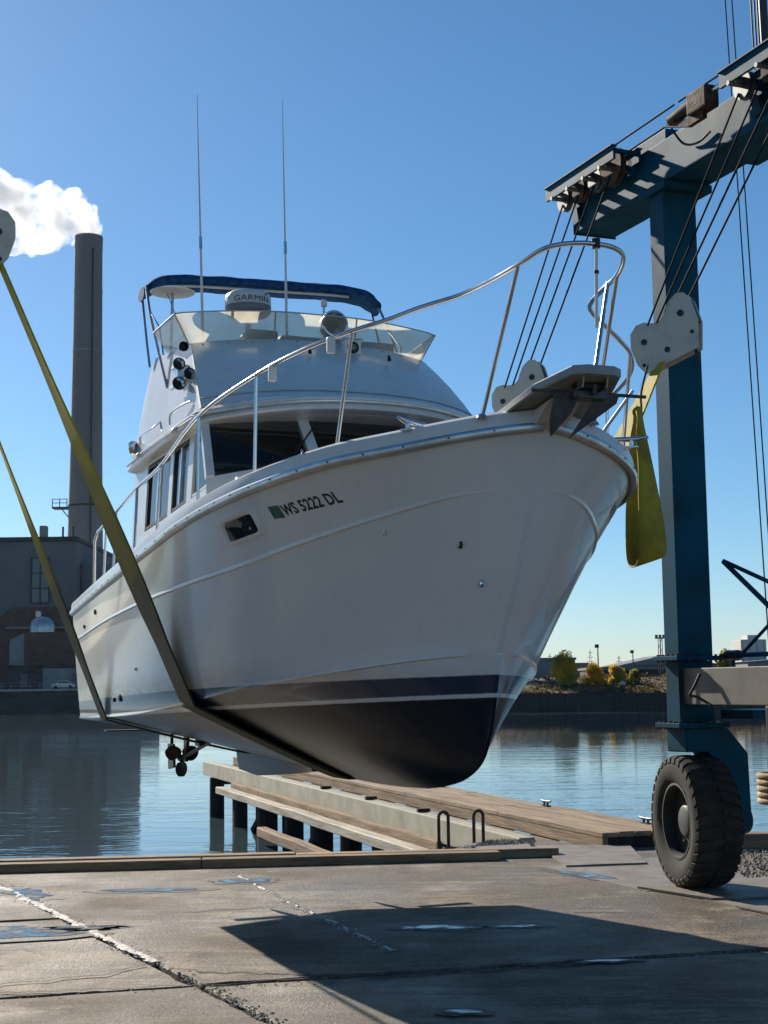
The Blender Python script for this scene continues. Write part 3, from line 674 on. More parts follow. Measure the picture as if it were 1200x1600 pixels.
# aft bulkhead and a cabin interior lined in dark grey to look dim
MB().box((-6.98, -1.36, 3.5), (-6.93, 1.36, 4.74)).build('aft_bulkhead', M_gel, boat)
MB().box((-6.9, -1.3, 3.46), (-3.5, 1.3, 3.5)).build('cabin_sole', M_seat, boat)
MB().bbox((-4.5, -1.25, 3.9), (-3.75, 1.25, 4.18), .05).build('dashboard', M_dkplastic, boat)
for y in (-.9, -.1): MB().bbox((-5.3, y, 3.6), (-5.1, y + .55, 4.5), .06).build('helm_seat', M_seat, boat)
MB().box((-6.9, -1.33, 4.62), (-3.95, 1.33, 4.64)).build('dark_headliner', M_seat, boat)  # dark sheet added under the roof, its colour standing in for shade on the ceiling
for sd in (-1, 1):
    y0_, y1_ = sorted((sd*1.30, sd*1.315)); MB().box((-6.9, y0_, 3.5), (-4.0, y1_, 4.04)).build('dark_cabin_liner', M_seat, boat)  # dark side sheets added so the cabin looks shaded through the glass
bl = MB()
for i in range(7): bl.box((-5.62, -1.2, 4.02 + i * .088), (-5.60, 1.2, 4.075 + i * .088))
bl.build('louvre_blind', M_deck, boat)

# ---- roof / brow: plan outline swept with a rounded edge
def brow(u):       # u -1..1 across the front
    return Vector((-3.30 - .68 * abs(u) ** 2.6, 1.50 * u, 4.92 - .10 * u * u))
plan = [brow(u) for u in us]
plan = [Vector((-6.98, -1.46, 4.80)), Vector((-6.0, -1.5, 4.81)), Vector((-5, -1.51, 4.815))] + plan + [Vector((-5, 1.51, 4.815)), Vector((-6.0, 1.5, 4.81)), Vector((-6.98, 1.46, 4.80))]
def inset(pl, d):
    out = []
    c = Vector((-5.3, 0, 0))
    for i, p in enumerate(pl):
        a = pl[max(i-1, 0)]; b = pl[min(i+1, len(pl)-1)]; t = (b - a); t.z = 0; t.normalize(); n = Vector((t.y, -t.x, 0))
        if n.dot(Vector((p.x - c.x, p.y, 0))) > 0: n = -n
        out.append(p + n * d)
    return out
prof = [(.16, -.145), (.05, -.14), (.012, -.13), (.0, -.11), (.012, -.085), (.03, -.08), (.018, -.06), (.022, -.02), (.06, .012), (.16, .03)]
rows = [[p + Vector((0, 0, dz)) for p in inset(plan, d)] for d, dz in prof]
br = MB().grid(rows)
rt = rows[-1]; n_ = len(rt)
for i in range(n_ // 2): br.add([rt[i], rt[i+1], rt[n_-2-i], rt[n_-1-i]], [(0,1,2,3)])
rb = rows[0]
for i in range(n_ // 2): br.add([rb[i], rb[i+1], rb[n_-2-i], rb[n_-1-i]], [(3,2,1,0)])
br.build('cabin_roof', M_gel, boat, smooth=40)
strip = [[p + Vector((0, 0, dz)) for p in inset(plan, d)] for d, dz in ((.0, -.075), (-.014, -.07), (-.016, -.055), (-.002, -.048))]
MB().grid(strip).build('roof_trim', M_alu, boat, smooth=60)

# ---- flybridge coaming
def fb_bot(u): return Vector((-3.62 - .42 * abs(u) ** 3, 1.40 * u, 4.945 - .07 * u * u))
def fb_top(u): return Vector((-4.86 - .16 * abs(u) ** 3, 1.25 * u, 5.775 - .085 * u * u))
fm = MB()
rows = []
for f in (0, .25, .5, .75, 1.0):
    rows.append([fb_bot(u).lerp(fb_top(u), f) + Vector((.03, 0, .02)) * math.sin(math.pi * f) for u in us])
rows.append([fb_top(u) + Vector((-.05, 0, .012)) for u in us]); rows.append([fb_top(u) + Vector((-.12, 0, -.01)) for u in us]); rows.append([fb_top(u) + Vector((-.14, 0, -.5)) for u in us])
fm.grid(rows); fm.build('flybridge_front', M_gel, boat, smooth=50)
for sd in (-1, 1):
    A = [(-4.04, 1.40, 4.86), (-5.02, 1.25, 5.69), (-5.6, 1.29, 5.74), (-6.25, 1.32, 5.80), (-6.40, 1.33, 5.72), (-6.62, 1.35, 5.45), (-6.72, 1.37, 5.1), (-6.92, 1.40, 4.83)]
    B = [(-4.04, 1.40, 4.82), (-5.02, 1.41, 4.82), (-5.6, 1.41, 4.82), (-6.25, 1.41, 4.82), (-6.40, 1.41, 4.82), (-6.62, 1.41, 4.82), (-6.72, 1.41, 4.82), (-6.93, 1.41, 4.815)]
    rows = [[(x, sd*y, z) for x, y, z in B], [(b[0], sd*(b[1]*.5 + a[1]*.5 + .025), b[2]*.5 + a[2]*.5) for a, b in zip(A, B)], [(x, sd*y, z) for x, y, z in A], [(x + .01, sd*(y - .05), z + .01) for x, y, z in A], [(x + .02, sd*(y - .09), z - .02) for x, y, z in A], [(x + .02, sd*(b1 - .09), z) for (x, y, z), b1 in zip(B, [b[1] for b in B])]]
    MB().grid(rows).build('flybridge_side', M_gel, boat, smooth=50)
# yellowed acrylic windscreen, flaring outwards
def px_base(u):
    if abs(u) <= 1: p = fb_top(u) + Vector((-.07, 0, .01)); return p
    k = abs(u) - 1; sg = 1 if u > 0 else -1
    return Vector((-5.09 - .85 * k, sg * (1.24 + .05 * k), 5.70 + .07 * k))
def px_top(u):
    b = px_base(u); sg = 1 if u > 0 else -1; k = min(1, abs(u)); e = max(0, abs(u) - 1)
    out = .16 * k ** 4 
    return b + Vector((.07 - .03 * k, sg * out, .265 + .03 * k - .10 * e))
ups = [-1.9 + 3.8 * i / 48 for i in range(49)]
ws_ = MB().grid([[px_base(u).lerp(px_top(u), f) for u in ups] for f in (0, .33, .66, 1)]).build('flybridge_windscreen', M_plexi, boat, smooth=50)
MB().tube([px_top(u) for u in ups], .007, 6).build('screen_edge', M_piping, ws_)
for u in (-1.0, -.33, .36, 1.0): MB().tube([px_base(u) + Vector((-.01, 0, 0)), px_top(u) + Vector((-.01, 0, 0))], .009, 6).build('screen_strut', M_alu, ws_)
# flybridge seats and console seen through the screen
MB().bbox((-5.75, -.15, 5.0), (-5.55, 1.15, 6.0), .05).build('bench_back', M_seat, boat)
MB().bbox((-5.5, -.62, 5.0), (-5.15, -.3, 5.93), .03).build('helm_console', M_dkplastic, boat)
MB().bbox((-6.6, -1.2, 4.9), (-6.3, 1.2, 5.72), .06).build('rear_bench', M_white, boat)

# ---- folded bimini on its hoops
def bow_pt(u, ds=0, dz=0, w0=1.36, z0=6.70):
    return Vector((-6.68 + ds, w0 * u, z0 + .10 * (1 - abs(u) ** 7) + .035 * u + dz))
rows = []
for i in range(61):
    u = -1.02 + 2.04 * i / 60; c = bow_pt(u); rw = .19 + .02 * mnoise.noise(Vector((u*4, 1, 0))); rh = .085 + .014 * mnoise.noise(Vector((u*7, 5, 2)))
    if abs(u) > .96: rw *= .8; rh *= .9
    dn = .05 * max(0, (abs(u) - .9) / .12)
    rows.append([c + Vector((math.cos(a) * rw * (1 + .1 * mnoise.noise(Vector((u*9, a, 4)))), 0, math.sin(a) * rh * (1.0 + .16 * mnoise.noise(Vector((u*6, a*2, 9)))) - dn)) for a in [2*math.pi*k/18 for k in range(18)]])
bim = MB().grid(rows, closed=True); bim.add(rows[0], [tuple(range(18))]); bim.add(rows[-1], [tuple(range(18))])
bimini = bim.build('bimini_canvas', M_canvas, boat, smooth=60)
MB().tube([bow_pt(-.78 + 1.5 * i / 30, .165, -.075) for i in range(31)], .014, 6).build('canvas_piping', M_piping, bimini)
for sd in (-1, 1):
    for pts, r in ((smooth_path([(-6.55, sd*1.36, 6.66), (-6.2, sd*1.38, 6.2), (-5.55, sd*1.36, 5.35)], 4), .016), ([(-6.78, sd*1.36, 6.66), (-6.45, sd*1.37, 6.0), (-6.35, sd*1.36, 5.72)], .014), ([(-6.3, sd*1.375, 6.32), (-5.9, sd*1.36, 6.05), (-5.85, sd*1.33, 5.75)], .010)):
        MB().tube(pts, r, 8).build('bimini_hoop', M_alu, boat, smooth=60)

# ---- electronics
rad = empty('radar', (-5.6, -.49, 6.285)); rad.parent = boat
MB().lathe([(.0, .145), (.13, .143), (.20, .128), (.232, .10), (.24, .06), (.242, -.02)], n=48, caps=False).build('dome', M_radar, rad, smooth=40)
MB().lathe([(.242, -.02), (.243, -.025), (.235, -.085), (.20, -.115), (.10, -.125), (0, -.125)], n=48, caps=False).build('base_shell', M_radgrey, rad, smooth=40)
pb = MB(); pb.tube([(.0, .0, -.13), (-.02, 0, -.52)], .028, 12); pb.lathe([(.09, -.135), (.1, -.125)], n=20); pb.lathe([(.08, -.53), (.08, -.51)], n=20)
pb.build('pedestal', M_white, rad, smooth=40)
def text_mesh(txt, size, bold=0., sx=1.0):
    cu = bpy.data.curves.new('t', 'FONT'); cu.body = txt; cu.size = size; cu.offset = bold; cu.resolution_u = 3; cu.space_character = 1.05
    ob = bpy.data.objects.new('t', cu); COL.objects.link(ob); bpy.context.view_layer.update()
    me = bpy.data.meshes.new_from_object(ob.evaluated_get(bpy.context.evaluated_depsgraph_get()))
    vs = [Vector((v.co.x * sx, v.co.y, 0)) for v in me.vertices]; fs = [tuple(p.vertices) for p in me.polygons]
    bpy.data.objects.remove(ob); bpy.data.curves.remove(cu); bpy.data.meshes.remove(me); return vs, fs
def refine(vs, fs, ln):
    bm = bmesh.new(); bv = [bm.verts.new(v) for v in vs]
    for f in fs:
        try: bm.faces.new([bv[i] for i in f])
        except ValueError: pass
    for _ in range(3):
        es = [e for e in bm.edges if e.calc_length() > ln]
        if not es: break
        bmesh.ops.subdivide_edges(bm, edges=es, cuts=1); bmesh.ops.triangulate(bm, faces=[f for f in bm.faces if len(f.verts) > 4])
    bm.verts.index_update(); r = [v.co.copy() for v in bm.verts], [[v.index for v in f.verts] for f in bm.faces]; bm.free(); return r
vs, fs = text_mesh('GARMIN', .098, .0, 1.05)
wd_ = max(v.x for v in vs)
tri = [Vector((wd_ - .052, .086, 0)), Vector((wd_ - .012, .086, 0)), Vector((wd_ - .032, .122, 0))]
k0 = len(vs); vs += tri; fs += [(k0, k0+1, k0+2)]
A0 = R(-6)      # text centre, slightly towards port of dead ahead
out = []
for v in vs:
    a = A0 + (v.x - wd_/2) / .243; out.append((.2455 * math.cos(a), .2455 * math.sin(a), -.005 + v.y * .88))
MB().add(out, fs).build('brand_lettering', M_ink, rad)
dish = MB(); dish.lathe([(0, .025), (.18, .02), (.235, .0), (.23, -.012), (0, -.02)], TR((-6.0, -1.20, 6.47)), 40, caps=False)
dish.build('flat_antenna', M_white, boat, smooth=50)
MB().tube([(-6.0, -1.2, 6.45), (-5.98, -1.22, 5.78)], .016, 8).build('antenna_post', M_alu, boat)
MB().tube(smooth_path([(-6.0, -1.26, 6.45), (-5.98, -1.16, 6.2), (-5.97, -1.08, 6.02), (-6, -1.24, 5.85)], 6), .004, 6).build('antenna_wire', M_cable, boat)
for (a, b) in (((-5.6, -.97, 5.72), (-5.6, -1.045, 8.51)), ((-5.6, -.06, 5.72), (-5.6, -.105, 8.60))):
    a = Vector(a); b = Vector(b)
    wa = MB().tube([a, a.lerp(b, .25), a.lerp(b, .6), b], [.017, .014, .009, .004], 8).build('whip_antenna', M_white, boat, smooth=60)
    MB().tube([a.lerp(b, .405), a.lerp(b, .45)], .018, 8).build('ferrule', M_chrome, wa)
    MB().lathe([(.035, -.02), (.03, .06), (.02, .09)], TR(a), 12).build('ratchet_mount', M_dkplastic, wa, smooth=40)
# searchlight: drum facing forward, on a bracket
sl = empty('searchlight', (-4.98, .22, 5.985)); sl.parent = boat
HX = Matrix.Rotation(R(90), 4, 'Y')
MB().lathe([(.05, -.13), (.11, -.10), (.128, -.03), (.13, .07), (.138, .075), (.138, .09), (.12, .092)], HX, 32, caps=False).build('lamp_drum', M_alu, sl, smooth=40)
MB().lathe([(.121, .088), (.10, .05), (.06, .012), (0, -.01)], HX, 28, caps=False).build('reflector', M_chrome, sl, smooth=60)
MB().lathe([(.026, .0), (.028, .05), (.015, .07), (0, .072)], HX, 14, caps=False).build('bulb_shield', M_dkplastic, sl, smooth=60)
MB().tube([(0, 0, -.12), (-.02, 0, -.24)], .02, 10).build('bracket', M_alu, sl)
MB().tube([(-5.0, .14, 5.78), (-5.0, .14, 6.20)], .012, 8).build('light_post', M_alu, boat)
MB().lathe([(.03, 0), (.035, .02), (.035, .055), (.02, .07)], TR((-5.0, .14, 6.18)), 14).build('all_round_light', M_white, boat, smooth=40)
# floodlight box under the searchlight
fl = empty('floodlight', (-4.62, .29, 5.665)); fl.parent = boat
MB().bbox((-.05, -.09, -.065), (.06, .09, .085), .015).build('housing', M_white, fl)
MB().lathe([(.062, .062), (.06, .068), (.0, .06)], HX @ Matrix.Translation((0, 0, 0)), 22, caps=False).build('reflector_ring', M_black, fl, smooth=40)
MB().lathe([(.036, .068), (.03, .085), (.0, .09)], HX, 18, caps=False).build('lens', M_lens, fl, smooth=60)
MB().box((-.05, -.1, .085), (.09, .1, .098)).build('hood', M_white, fl)
for y, x, z in ((-.22, -4.42, 5.53), (.62, -4.44, 5.52)):
    MB().prism([(0, 0), (.05, 0), (.012, .06)], 'y', y - .012, y + .012, TR((x, 0, z))).build('snap_hook', M_black, boat)
for i in range(11):
    u = -.92 + 1.84 * i / 10; p = fb_bot(u).lerp(fb_top(u), .93) + Vector((.012, 0, .014)); MB().lathe([(.011, 0), (.009, .006), (0, .007)], TR(p, (R(55), 'Y')), 10, caps=False).build('canvas_snap', M_chrome, boat)
MB().grid([[fb_bot(u).lerp(fb_top(u), f) + Vector((.03, 0, .02)) * math.sin(math.pi * f) + Vector((.006, 0, .006)) * (1 if f < .105 else .2) for u in us] for f in (.09, .10, .115)]).build('coaming_seam', M_deck, boat)
# trumpet horns on the starboard corner
for k, (x, y, z, r, ln) in enumerate(((-4.80, -1.42, 5.43, .062, .26), (-4.72, -1.44, 5.22, .066, .30), (-4.62, -1.36, 5.30, .058, .24), (-4.86, -1.36, 5.62, .05, .12))):
    h = MB(); h.lathe([(r, .0), (r*.98, -.012), (r*.55, -.06), (r*.3, -.12), (.018, -ln)], TR((x, y, z)) @ HX, 22, caps=False)
    h.lathe([(r*.9, -.012), (r*.45, -.06), (0, -.08)], TR((x + .001, y, z)) @ HX, 22, caps=False)
    hn = h.build('horn_trumpet', M_chrome if k < 3 else M_black, boat, smooth=60)
    MB().lathe([(r*.62, -.045), (0, -.05)], TR((x, y, z)) @ HX, 20, caps=False).build('horn_throat', M_black, hn)
MB().bbox((-5.05, -1.42, 5.28), (-4.85, -1.30, 5.44), .02).build('horn_bracket', M_alu, boat)
# grab rails on the roof, port and starboard
for sd in (-1, 1):
    MB().tube(smooth_path([(-4.05, sd*.95, 4.93), (-4.06, sd*1.0, 5.0), (-4.28, sd*1.36, 4.99), (-4.9, sd*1.46, 4.97), (-5.0, sd*1.46, 4.86)], 5), .012, 8).build('grab_rail', M_chrome, boat, smooth=60)
    MB().tube([(-5.3, sd*1.47, 4.86), (-5.32, sd*1.48, 4.94), (-6.25, sd*1.48, 4.94), (-6.28, sd*1.47, 4.86)], .012, 8).build('grab_rail', M_chrome, boat, smooth=60)
    MB().lathe([(.03, 0), (.055, .05), (.05, .12), (.02, .14)], TR((-6.75, sd*1.45, 4.84)), 16).build('deck_light', M_chrome, boat, smooth=50)
    for s in (4.55, 6.1): MB().lathe([(.025, 0), (.03, .04), (0, .06)], TR((-s, sd*1.5, 4.72), (R(90)*-sd, 'X')), 12).build('courtesy_lamp', M_white, boat, smooth=50)

# ---- bow rail
RP = [(.74, 0, 5.16), (.70, .16, 5.16), (.58, .30, 5.145), (.36, .38, 5.09), (.05, .43, 5.06), (-.27, .52, 5.03), (-.46, .74, 4.97), (-.58, .95, 4.89), (-.78, 1.17, 4.83), (-1.15, 1.38, 4.77), (-1.8, 1.55, 4.70), (-2.97, 1.70, 4.575),
      (-4.4, 1.69, 4.36), (-5.5, 1.67, 4.30), (-6.5, 1.655, 4.20), (-7.8, 1.62, 4.09)]
rail = []
for x, y, z in reversed(RP): rail.append((x, -y, z))
rail += RP[1:]
rl = MB(); pth = smooth_path(rail, 6)
e0 = [(-7.98, -1.62, 3.35), (-7.98, -1.62, 4.0)]; e1 = [(-7.98, 1.62, 4.0), (-7.98, 1.62, 3.35)]
rl.tube([Vector(p) for p in e0] + pth + [Vector(p) for p in e1], .0175, 10)
bow_rail = rl.build('bow_rail', M_chrome, boat, smooth=60)
ST = [((.36, -.38, 5.09), (-.12, -.44, 4.13)), ((-.76, -1.15, 4.83), (-1.0, -1.19, 4.0)), ((-1.8, -1.55, 4.70), (-1.85, -1.55, 3.90)), ((-2.97, -1.70, 4.575), (-2.99, -1.70, 3.77)),
      ((-4.38, -1.69, 4.36), (-4.44, -1.72, 3.62)), ((-5.5, -1.67, 4.30), (-5.4, -1.72, 3.52)), ((-6.6, -1.655, 4.19), (-6.62, -1.68, 3.42)), ((-7.2, -1.64, 4.14), (-7.25, -1.66, 3.38))]
ST += [((a[0], -a[1], a[2]), (b[0], -b[1], b[2])) for a, b in ST] + [((.20, .40, 5.08), (.42, .14, 4.34))]
for a, b in ST:
    st = MB().tube([a, b], .0145, 10).build('stanchion', M_chrome, bow_rail, smooth=60)
    MB().lathe([(.04, 0), (.036, .012), (.02, .03)], TR(b), 14).build('base_flange', M_chrome, bow_rail, smooth=50)
js = MB(); js.tube([(.74, .0, 5.17), (.66, .03, 4.62)], .011, 10); js.build('jack_staff', M_white, boat, smooth=60)
MB().lathe([(.028, -.03), (.03, .03)], TR((.735, 0, 5.165)), 12).build('staff_clamp', M_black, boat)
MB().lathe([(.016, -.01), (.016, .01)], TR((.715, .01, 4.98)), 12).build('staff_collar', M_black, boat)
for x, y, z in ((-1.55, -1.5, 4.69), (-.85, -1.28, 4.77)): MB().bbox((x - .025, y - .03, z - .09), (x + .025, y + .03, z + .03), .012).build('fender_clip', M_white, boat)

# ---- pulpit plank
pl_out = [(-.55, -.24), (-.05, -.27), (.28, -.245), (.60, -.13), (.66, -.04), (.66, .16), (.60, .24), (.28, .345), (-.05, .37), (-.55, .34)]
def plz(x): return 4.145 + .20 * min(1, max(0, (x + .35) / .95)) 
pp = MB(); n_ = len(pl_out)
vs = []
for dz, sc in ((.028, .97), (.02, 1.0), (-.022, 1.0), (-.032, .96)): vs += [(x, .05 + (y - .05) * sc, plz(x) + dz) for x, y in pl_out]
fs = [tuple(range(n_)), tuple(range(3*n_, 4*n_))[::-1]]
for r in range(3): fs += [(r*n_ + i, r*n_ + (i+1) % n_, (r+1)*n_ + (i+1) % n_, (r+1)*n_ + i) for i in range(n_)]
pp.add(vs, fs); pp.build('bow_pulpit', M_pulpit, boat, smooth=35)
MB().prism([(-.5, 3.98), (-.02, 4.06), (.25, 4.22), (-.5, 4.10)], 'y', -.10, .14).build('pulpit_bracket', M_gel, boat)
MB().tube([(.48, -.05, 4.27), (.48, .15, 4.27)], .03, 14).build('anchor_roller', M_black, boat, smooth=50)
for y in (-.09, .09): MB().prism([(.1, 4.20), (.58, 4.24), (.60, 4.31), (.1, 4.26)], 'y', y + .044, y + .056).build('roller_cheek', M_chrome, boat)
MB().tube([(-.34, .62, 4.10), (-.20, .82, 4.42)], .012, 8).build('pulpit_brace', M_alu, boat, smooth=60)
# deck cleats
def cleat(p, ang, sc=1.):
    M = TR(p, (ang, 'Z')) @ Matrix.Scale(sc, 4); c = MB()
    c.tube([M @ Vector(q) for q in ((-.17, 0, .07), (-.10, 0, .058), (.10, 0, .058), (.17, 0, .07))], [.010*sc, .018*sc, .018*sc, .010*sc], 10)
    for x in (-.055, .055): c.tube([M @ Vector((x, 0, 0)), M @ Vector((x, 0, .06))], .016*sc, 10)
    c.bbox((-.10, -.035, -.006), (.10, .035, .008), .004, M); return c
cleat((-.50, -.80, 4.08), R(-55), 1.1).build('deck_cleat', M_chrome, boat, smooth=50)
cleat((-.62, .98, 4.07), R(60), 1.1).build('deck_cleat', M_chrome, boat, smooth=50)
cleat((-2.2, -1.60, 3.90), R(-10), .7).build('deck_cleat', M_chrome, boat, smooth=50)
cleat((-1.25, -1.36, 3.98), R(-25), .6).build('deck_cleat', M_chrome, boat, smooth=50)
cleat((-7.8, -1.66, 3.38), R(0), .8).build('deck_cleat', M_chrome, boat, smooth=50)
# wipers
for u in (-.55, .1, .7):
    a = ws_bot(u) + Vector((.03, 0, .02)); b = ws_bot(u + .22).lerp(ws_top(u + .22), .62) + Vector((.03, 0, .02)); MB().tube([a, b], .007, 6).build('wiper', M_black, boat)

# ---- things fixed to the topsides
def on_hull(s, z, side=-1, off=.004): return Vector((-s, side * (hull_y(s, z) + off), z))
def hull_patch(s0, s1, zf0, zf1, side, off, n=6, m=3):
    rows = []
    for j in range(m + 1):
        r_ = []
        for i in range(n + 1):
            s = s0 + (s1 - s0) * i / n; z = (zf0(s) * (m - j) + zf1(s) * j) / m; r_.append(on_hull(s, z, side, off))
        rows.append(r_)
    return MB().grid(rows)
zmid = lambda s: 3.56 + .165 * (2.16 - s) * -1 if False else 3.555 + .06 * (2.16 - s) * -1
for sd in (-1, 1):
    zc = lambda s: 3.55 - .10 * (s - 2.16) 
    # rounded-rectangle portlight: raised frame ring and recessed pane
    def rr_pt(k, n, hw, hh, rad):
        a = 2*math.pi*k/n; c, s_ = math.cos(a), math.sin(a); e = .28
        return hw * math.copysign(abs(c) ** e, c), hh * math.copysign(abs(s_) ** e, s_)
    n_ = 40; rings = []
    for hw, hh, off in ((.275, .105, .0), (.265, .10, .022), (.235, .076, .022), (.225, .070, .004)):
        ring = []
        for k in range(n_):
            a_, b_ = rr_pt(k, n_, hw, hh, .03); s = 2.16 - a_; ring.append(on_hull(s, zc(s) + b_, sd, off))
        rings.append(ring)
    pf = MB().grid(rings, closed=True).build('portlight', M_gel, boat, smooth=40)
    MB().add(rings[-1] + [sum(rings[-1], Vector()) / n_], [(k, (k+1) % n_, n_) for k in range(n_)]).build('pane', M_glass, pf)
# registration number on the starboard bow, draped on the hull
vs, fs = text_mesh('WS 5222 DL', .108, .0027, .80); vs, fs = refine(vs, fs, .05)
wd_ = max(v.x for v in vs); out = []
def reg(vs, sd):
    r_ = []
    for v in vs:
        u = v.x / wd_; s = 1.585 - .51 * u if sd < 0 else 1.075 + .51 * u
        r_.append(on_hull(s, 3.585 + .11 * (1.585 - s) + v.y + (.0), sd, .004))
    return r_
MB().add(reg(vs, -1), fs).build('registration_number', M_ink, boat)
MB().add(reg(vs, 1), fs).build('registration_number', M_ink, boat)
hull_patch(1.60, 1.715, lambda s: 3.575, lambda s: 3.665, -1, .004, 4, 2).build('registration_sticker', M_green, boat)
# through-hull fittings
for s, z, r, mt in ((.97, 3.49 - .07, .018, M_white), (.66, 3.03, .022, M_chrome), (.62, 3.30, .02, M_bronze), (7.0, 3.14, .022, M_black), (7.9, 3.02, .018, M_black), (6.15, 2.22, .03, M_bronze), (6.45, 2.2, .018, M_bronze), (5.3, 2.5, .014, M_white)):
    y = hull_y(s, z); MB().lathe([(r*1.4, 0), (r*1.3, .012), (r*.7, .016), (r*.6, .0)], TR((-s, -y, z), (R(90), 'X')), 16, caps=False).build('hull_fitting', mt, boat, smooth=50)
# swim platform, transom coaming
MB().bbox((-8.84, -1.66, 3.2), (-8.62, 1.66, 3.42), .05).build('transom_coaming', M_gel, boat)
# name board lettering on the quarter is too weathered to read: pale vertical strokes only
# ---- running gear
def bottom_z(s, y):
    best = None
    for i in range(41):
        w_ = i / 40; t = (s - 1.0) / (LB - 1.0); _, yy, zz = bot_pt(t, w_)
        if best is None or abs(yy - y) < best[0]: best = (abs(yy - y), zz)
    return best[1]
sk = MB()
rows = []
for s in [4.9 + 2.6 * i / 14 for i in range(15)]:
    d = .01 + .22 * min(1, max(0, (s - 4.9) / 1.9)); zk = keel_z(s); rows.append([(-s, -.09, zk + .06), (-s, -.045, zk - d), (-s, .045, zk - d), (-s, .09, zk + .06)])
sk.grid(rows); sk.add(rows[-1], [(0,1,2,3)]); sk.add(rows[0], [(0,1,2,3)]); sk.build('keel_skeg', M_hull, boat, smooth=40)
for sd in (-1, 1):
    y = sd * .58; zb = bottom_z(8.0, .58); zp = 1.505
    pr = empty('propeller', (-8.02, y, zp)); pr.parent = boat
    MB().lathe([(.015, -.09), (.04, -.06), (.045, .05), (.03, .08)], Matrix.Rotation(R(90), 4, 'Y'), 16).build('hub', M_bronze, pr, smooth=50)
    for k in range(3):
        bl_ = MB(); a0 = 2*math.pi*k/3 + (.5 if sd < 0 else .15); rows = []
        for i in range(9):
            r = .035 + .175 * i / 8; wv = .11 * math.sin(math.pi * (.12 + .80 * i / 8)) ** .7 ; tw = R(55 - 30 * i / 8)
            rw = []
            for c in (-1, -.5, 0, .5, 1):
                ax = c * wv * math.sin(tw); tg = c * wv * math.cos(tw); an = a0 + tg / max(r, .08)
                rw.append((ax * .8 * sd, r * math.cos(an), r * math.sin(an)))
            rows.append(rw)
        bl_.grid(rows); o = bl_.build('blade', M_bronze, pr, smooth=60)
        md = o.modifiers.new('th', 'SOLIDIFY'); md.thickness = .012; md.offset = 0
    MB().tube([(-8.0, y, zp), (-6.7, y, bottom_z(6.7, .58) + .02)], .022, 10).build('propeller_shaft', M_bronze, boat)
    MB().prism([(-7.86, zp - .03), (-7.78, zp - .03), (-7.70, zb + .03), (-7.86, zb + .03)], 'y', y - .018, y + .018).build('shaft_strut', M_bronze, boat)
    MB().prism([(-8.62, zp - .15), (-8.36, zp - .12), (-8.40, zp + .15), (-8.66, zp + .15)], 'y', y - .015, y + .015).build('rudder', M_bronze, boat)
    MB().tube([(-8.5, y, zp + .1), (-8.5, y, zb + .05)], .02, 8).build('rudder_post', M_bronze, boat)
    MB().box((-8.98, sd*1.0 - .3, 1.81), (-8.852, sd*1.0 + .3, 1.825)).build('trim_tab', M_black, boat)
    MB().bbox((-7.2, y - .06, bottom_z(7.1, .58) - .06), (-7.0, y + .06, bottom_z(7.1, .58) + .02), .02).build('water_intake', M_bronze, boat)

# ---- anchor in the bow roller (a thing of its own)
anc = empty('anchor', BO, BROT, label='dark fluke anchor with a long crossbar slung under the bow pulpit', cat='anchor')
MB().prism([(.1, 4.32), (.52, 4.28), (.50, 4.22), (.36, 4.19), (.1, 4.27)], 'y', .08, .11).build('shank', M_anchor, anc)
MB().tube([(.40, -.33, 4.235), (.38, .56, 4.245)], .012, 10).build('stock', M_anchor, anc, smooth=50)
MB().bbox((.32, -.04, 4.19), (.46, .22, 4.27), .02).build('crown', M_anchor, anc)
for s0, tri in ((0, [(-.16, 4.235), (.04, 4.245), (-.01, 4.10), (-.13, 3.95), (-.16, 4.05)]), (1, [(.17, 4.245), (.33, 4.235), (.32, 4.18), (.01, 3.945), (.12, 4.14)])):
    vs = []
    for dx in (-.006, .006): vs += [(.42 - (4.245 - z) * .45 + dx, y, z) for y, z in tri]
    n_ = len(tri); MB().add(vs, [tuple(range(n_)), tuple(range(n_, 2*n_))[::-1]] + [(i, (i+1) % n_, n_ + (i+1) % n_, n_ + i) for i in range(n_)]).build('fluke', M_anchor, anc)

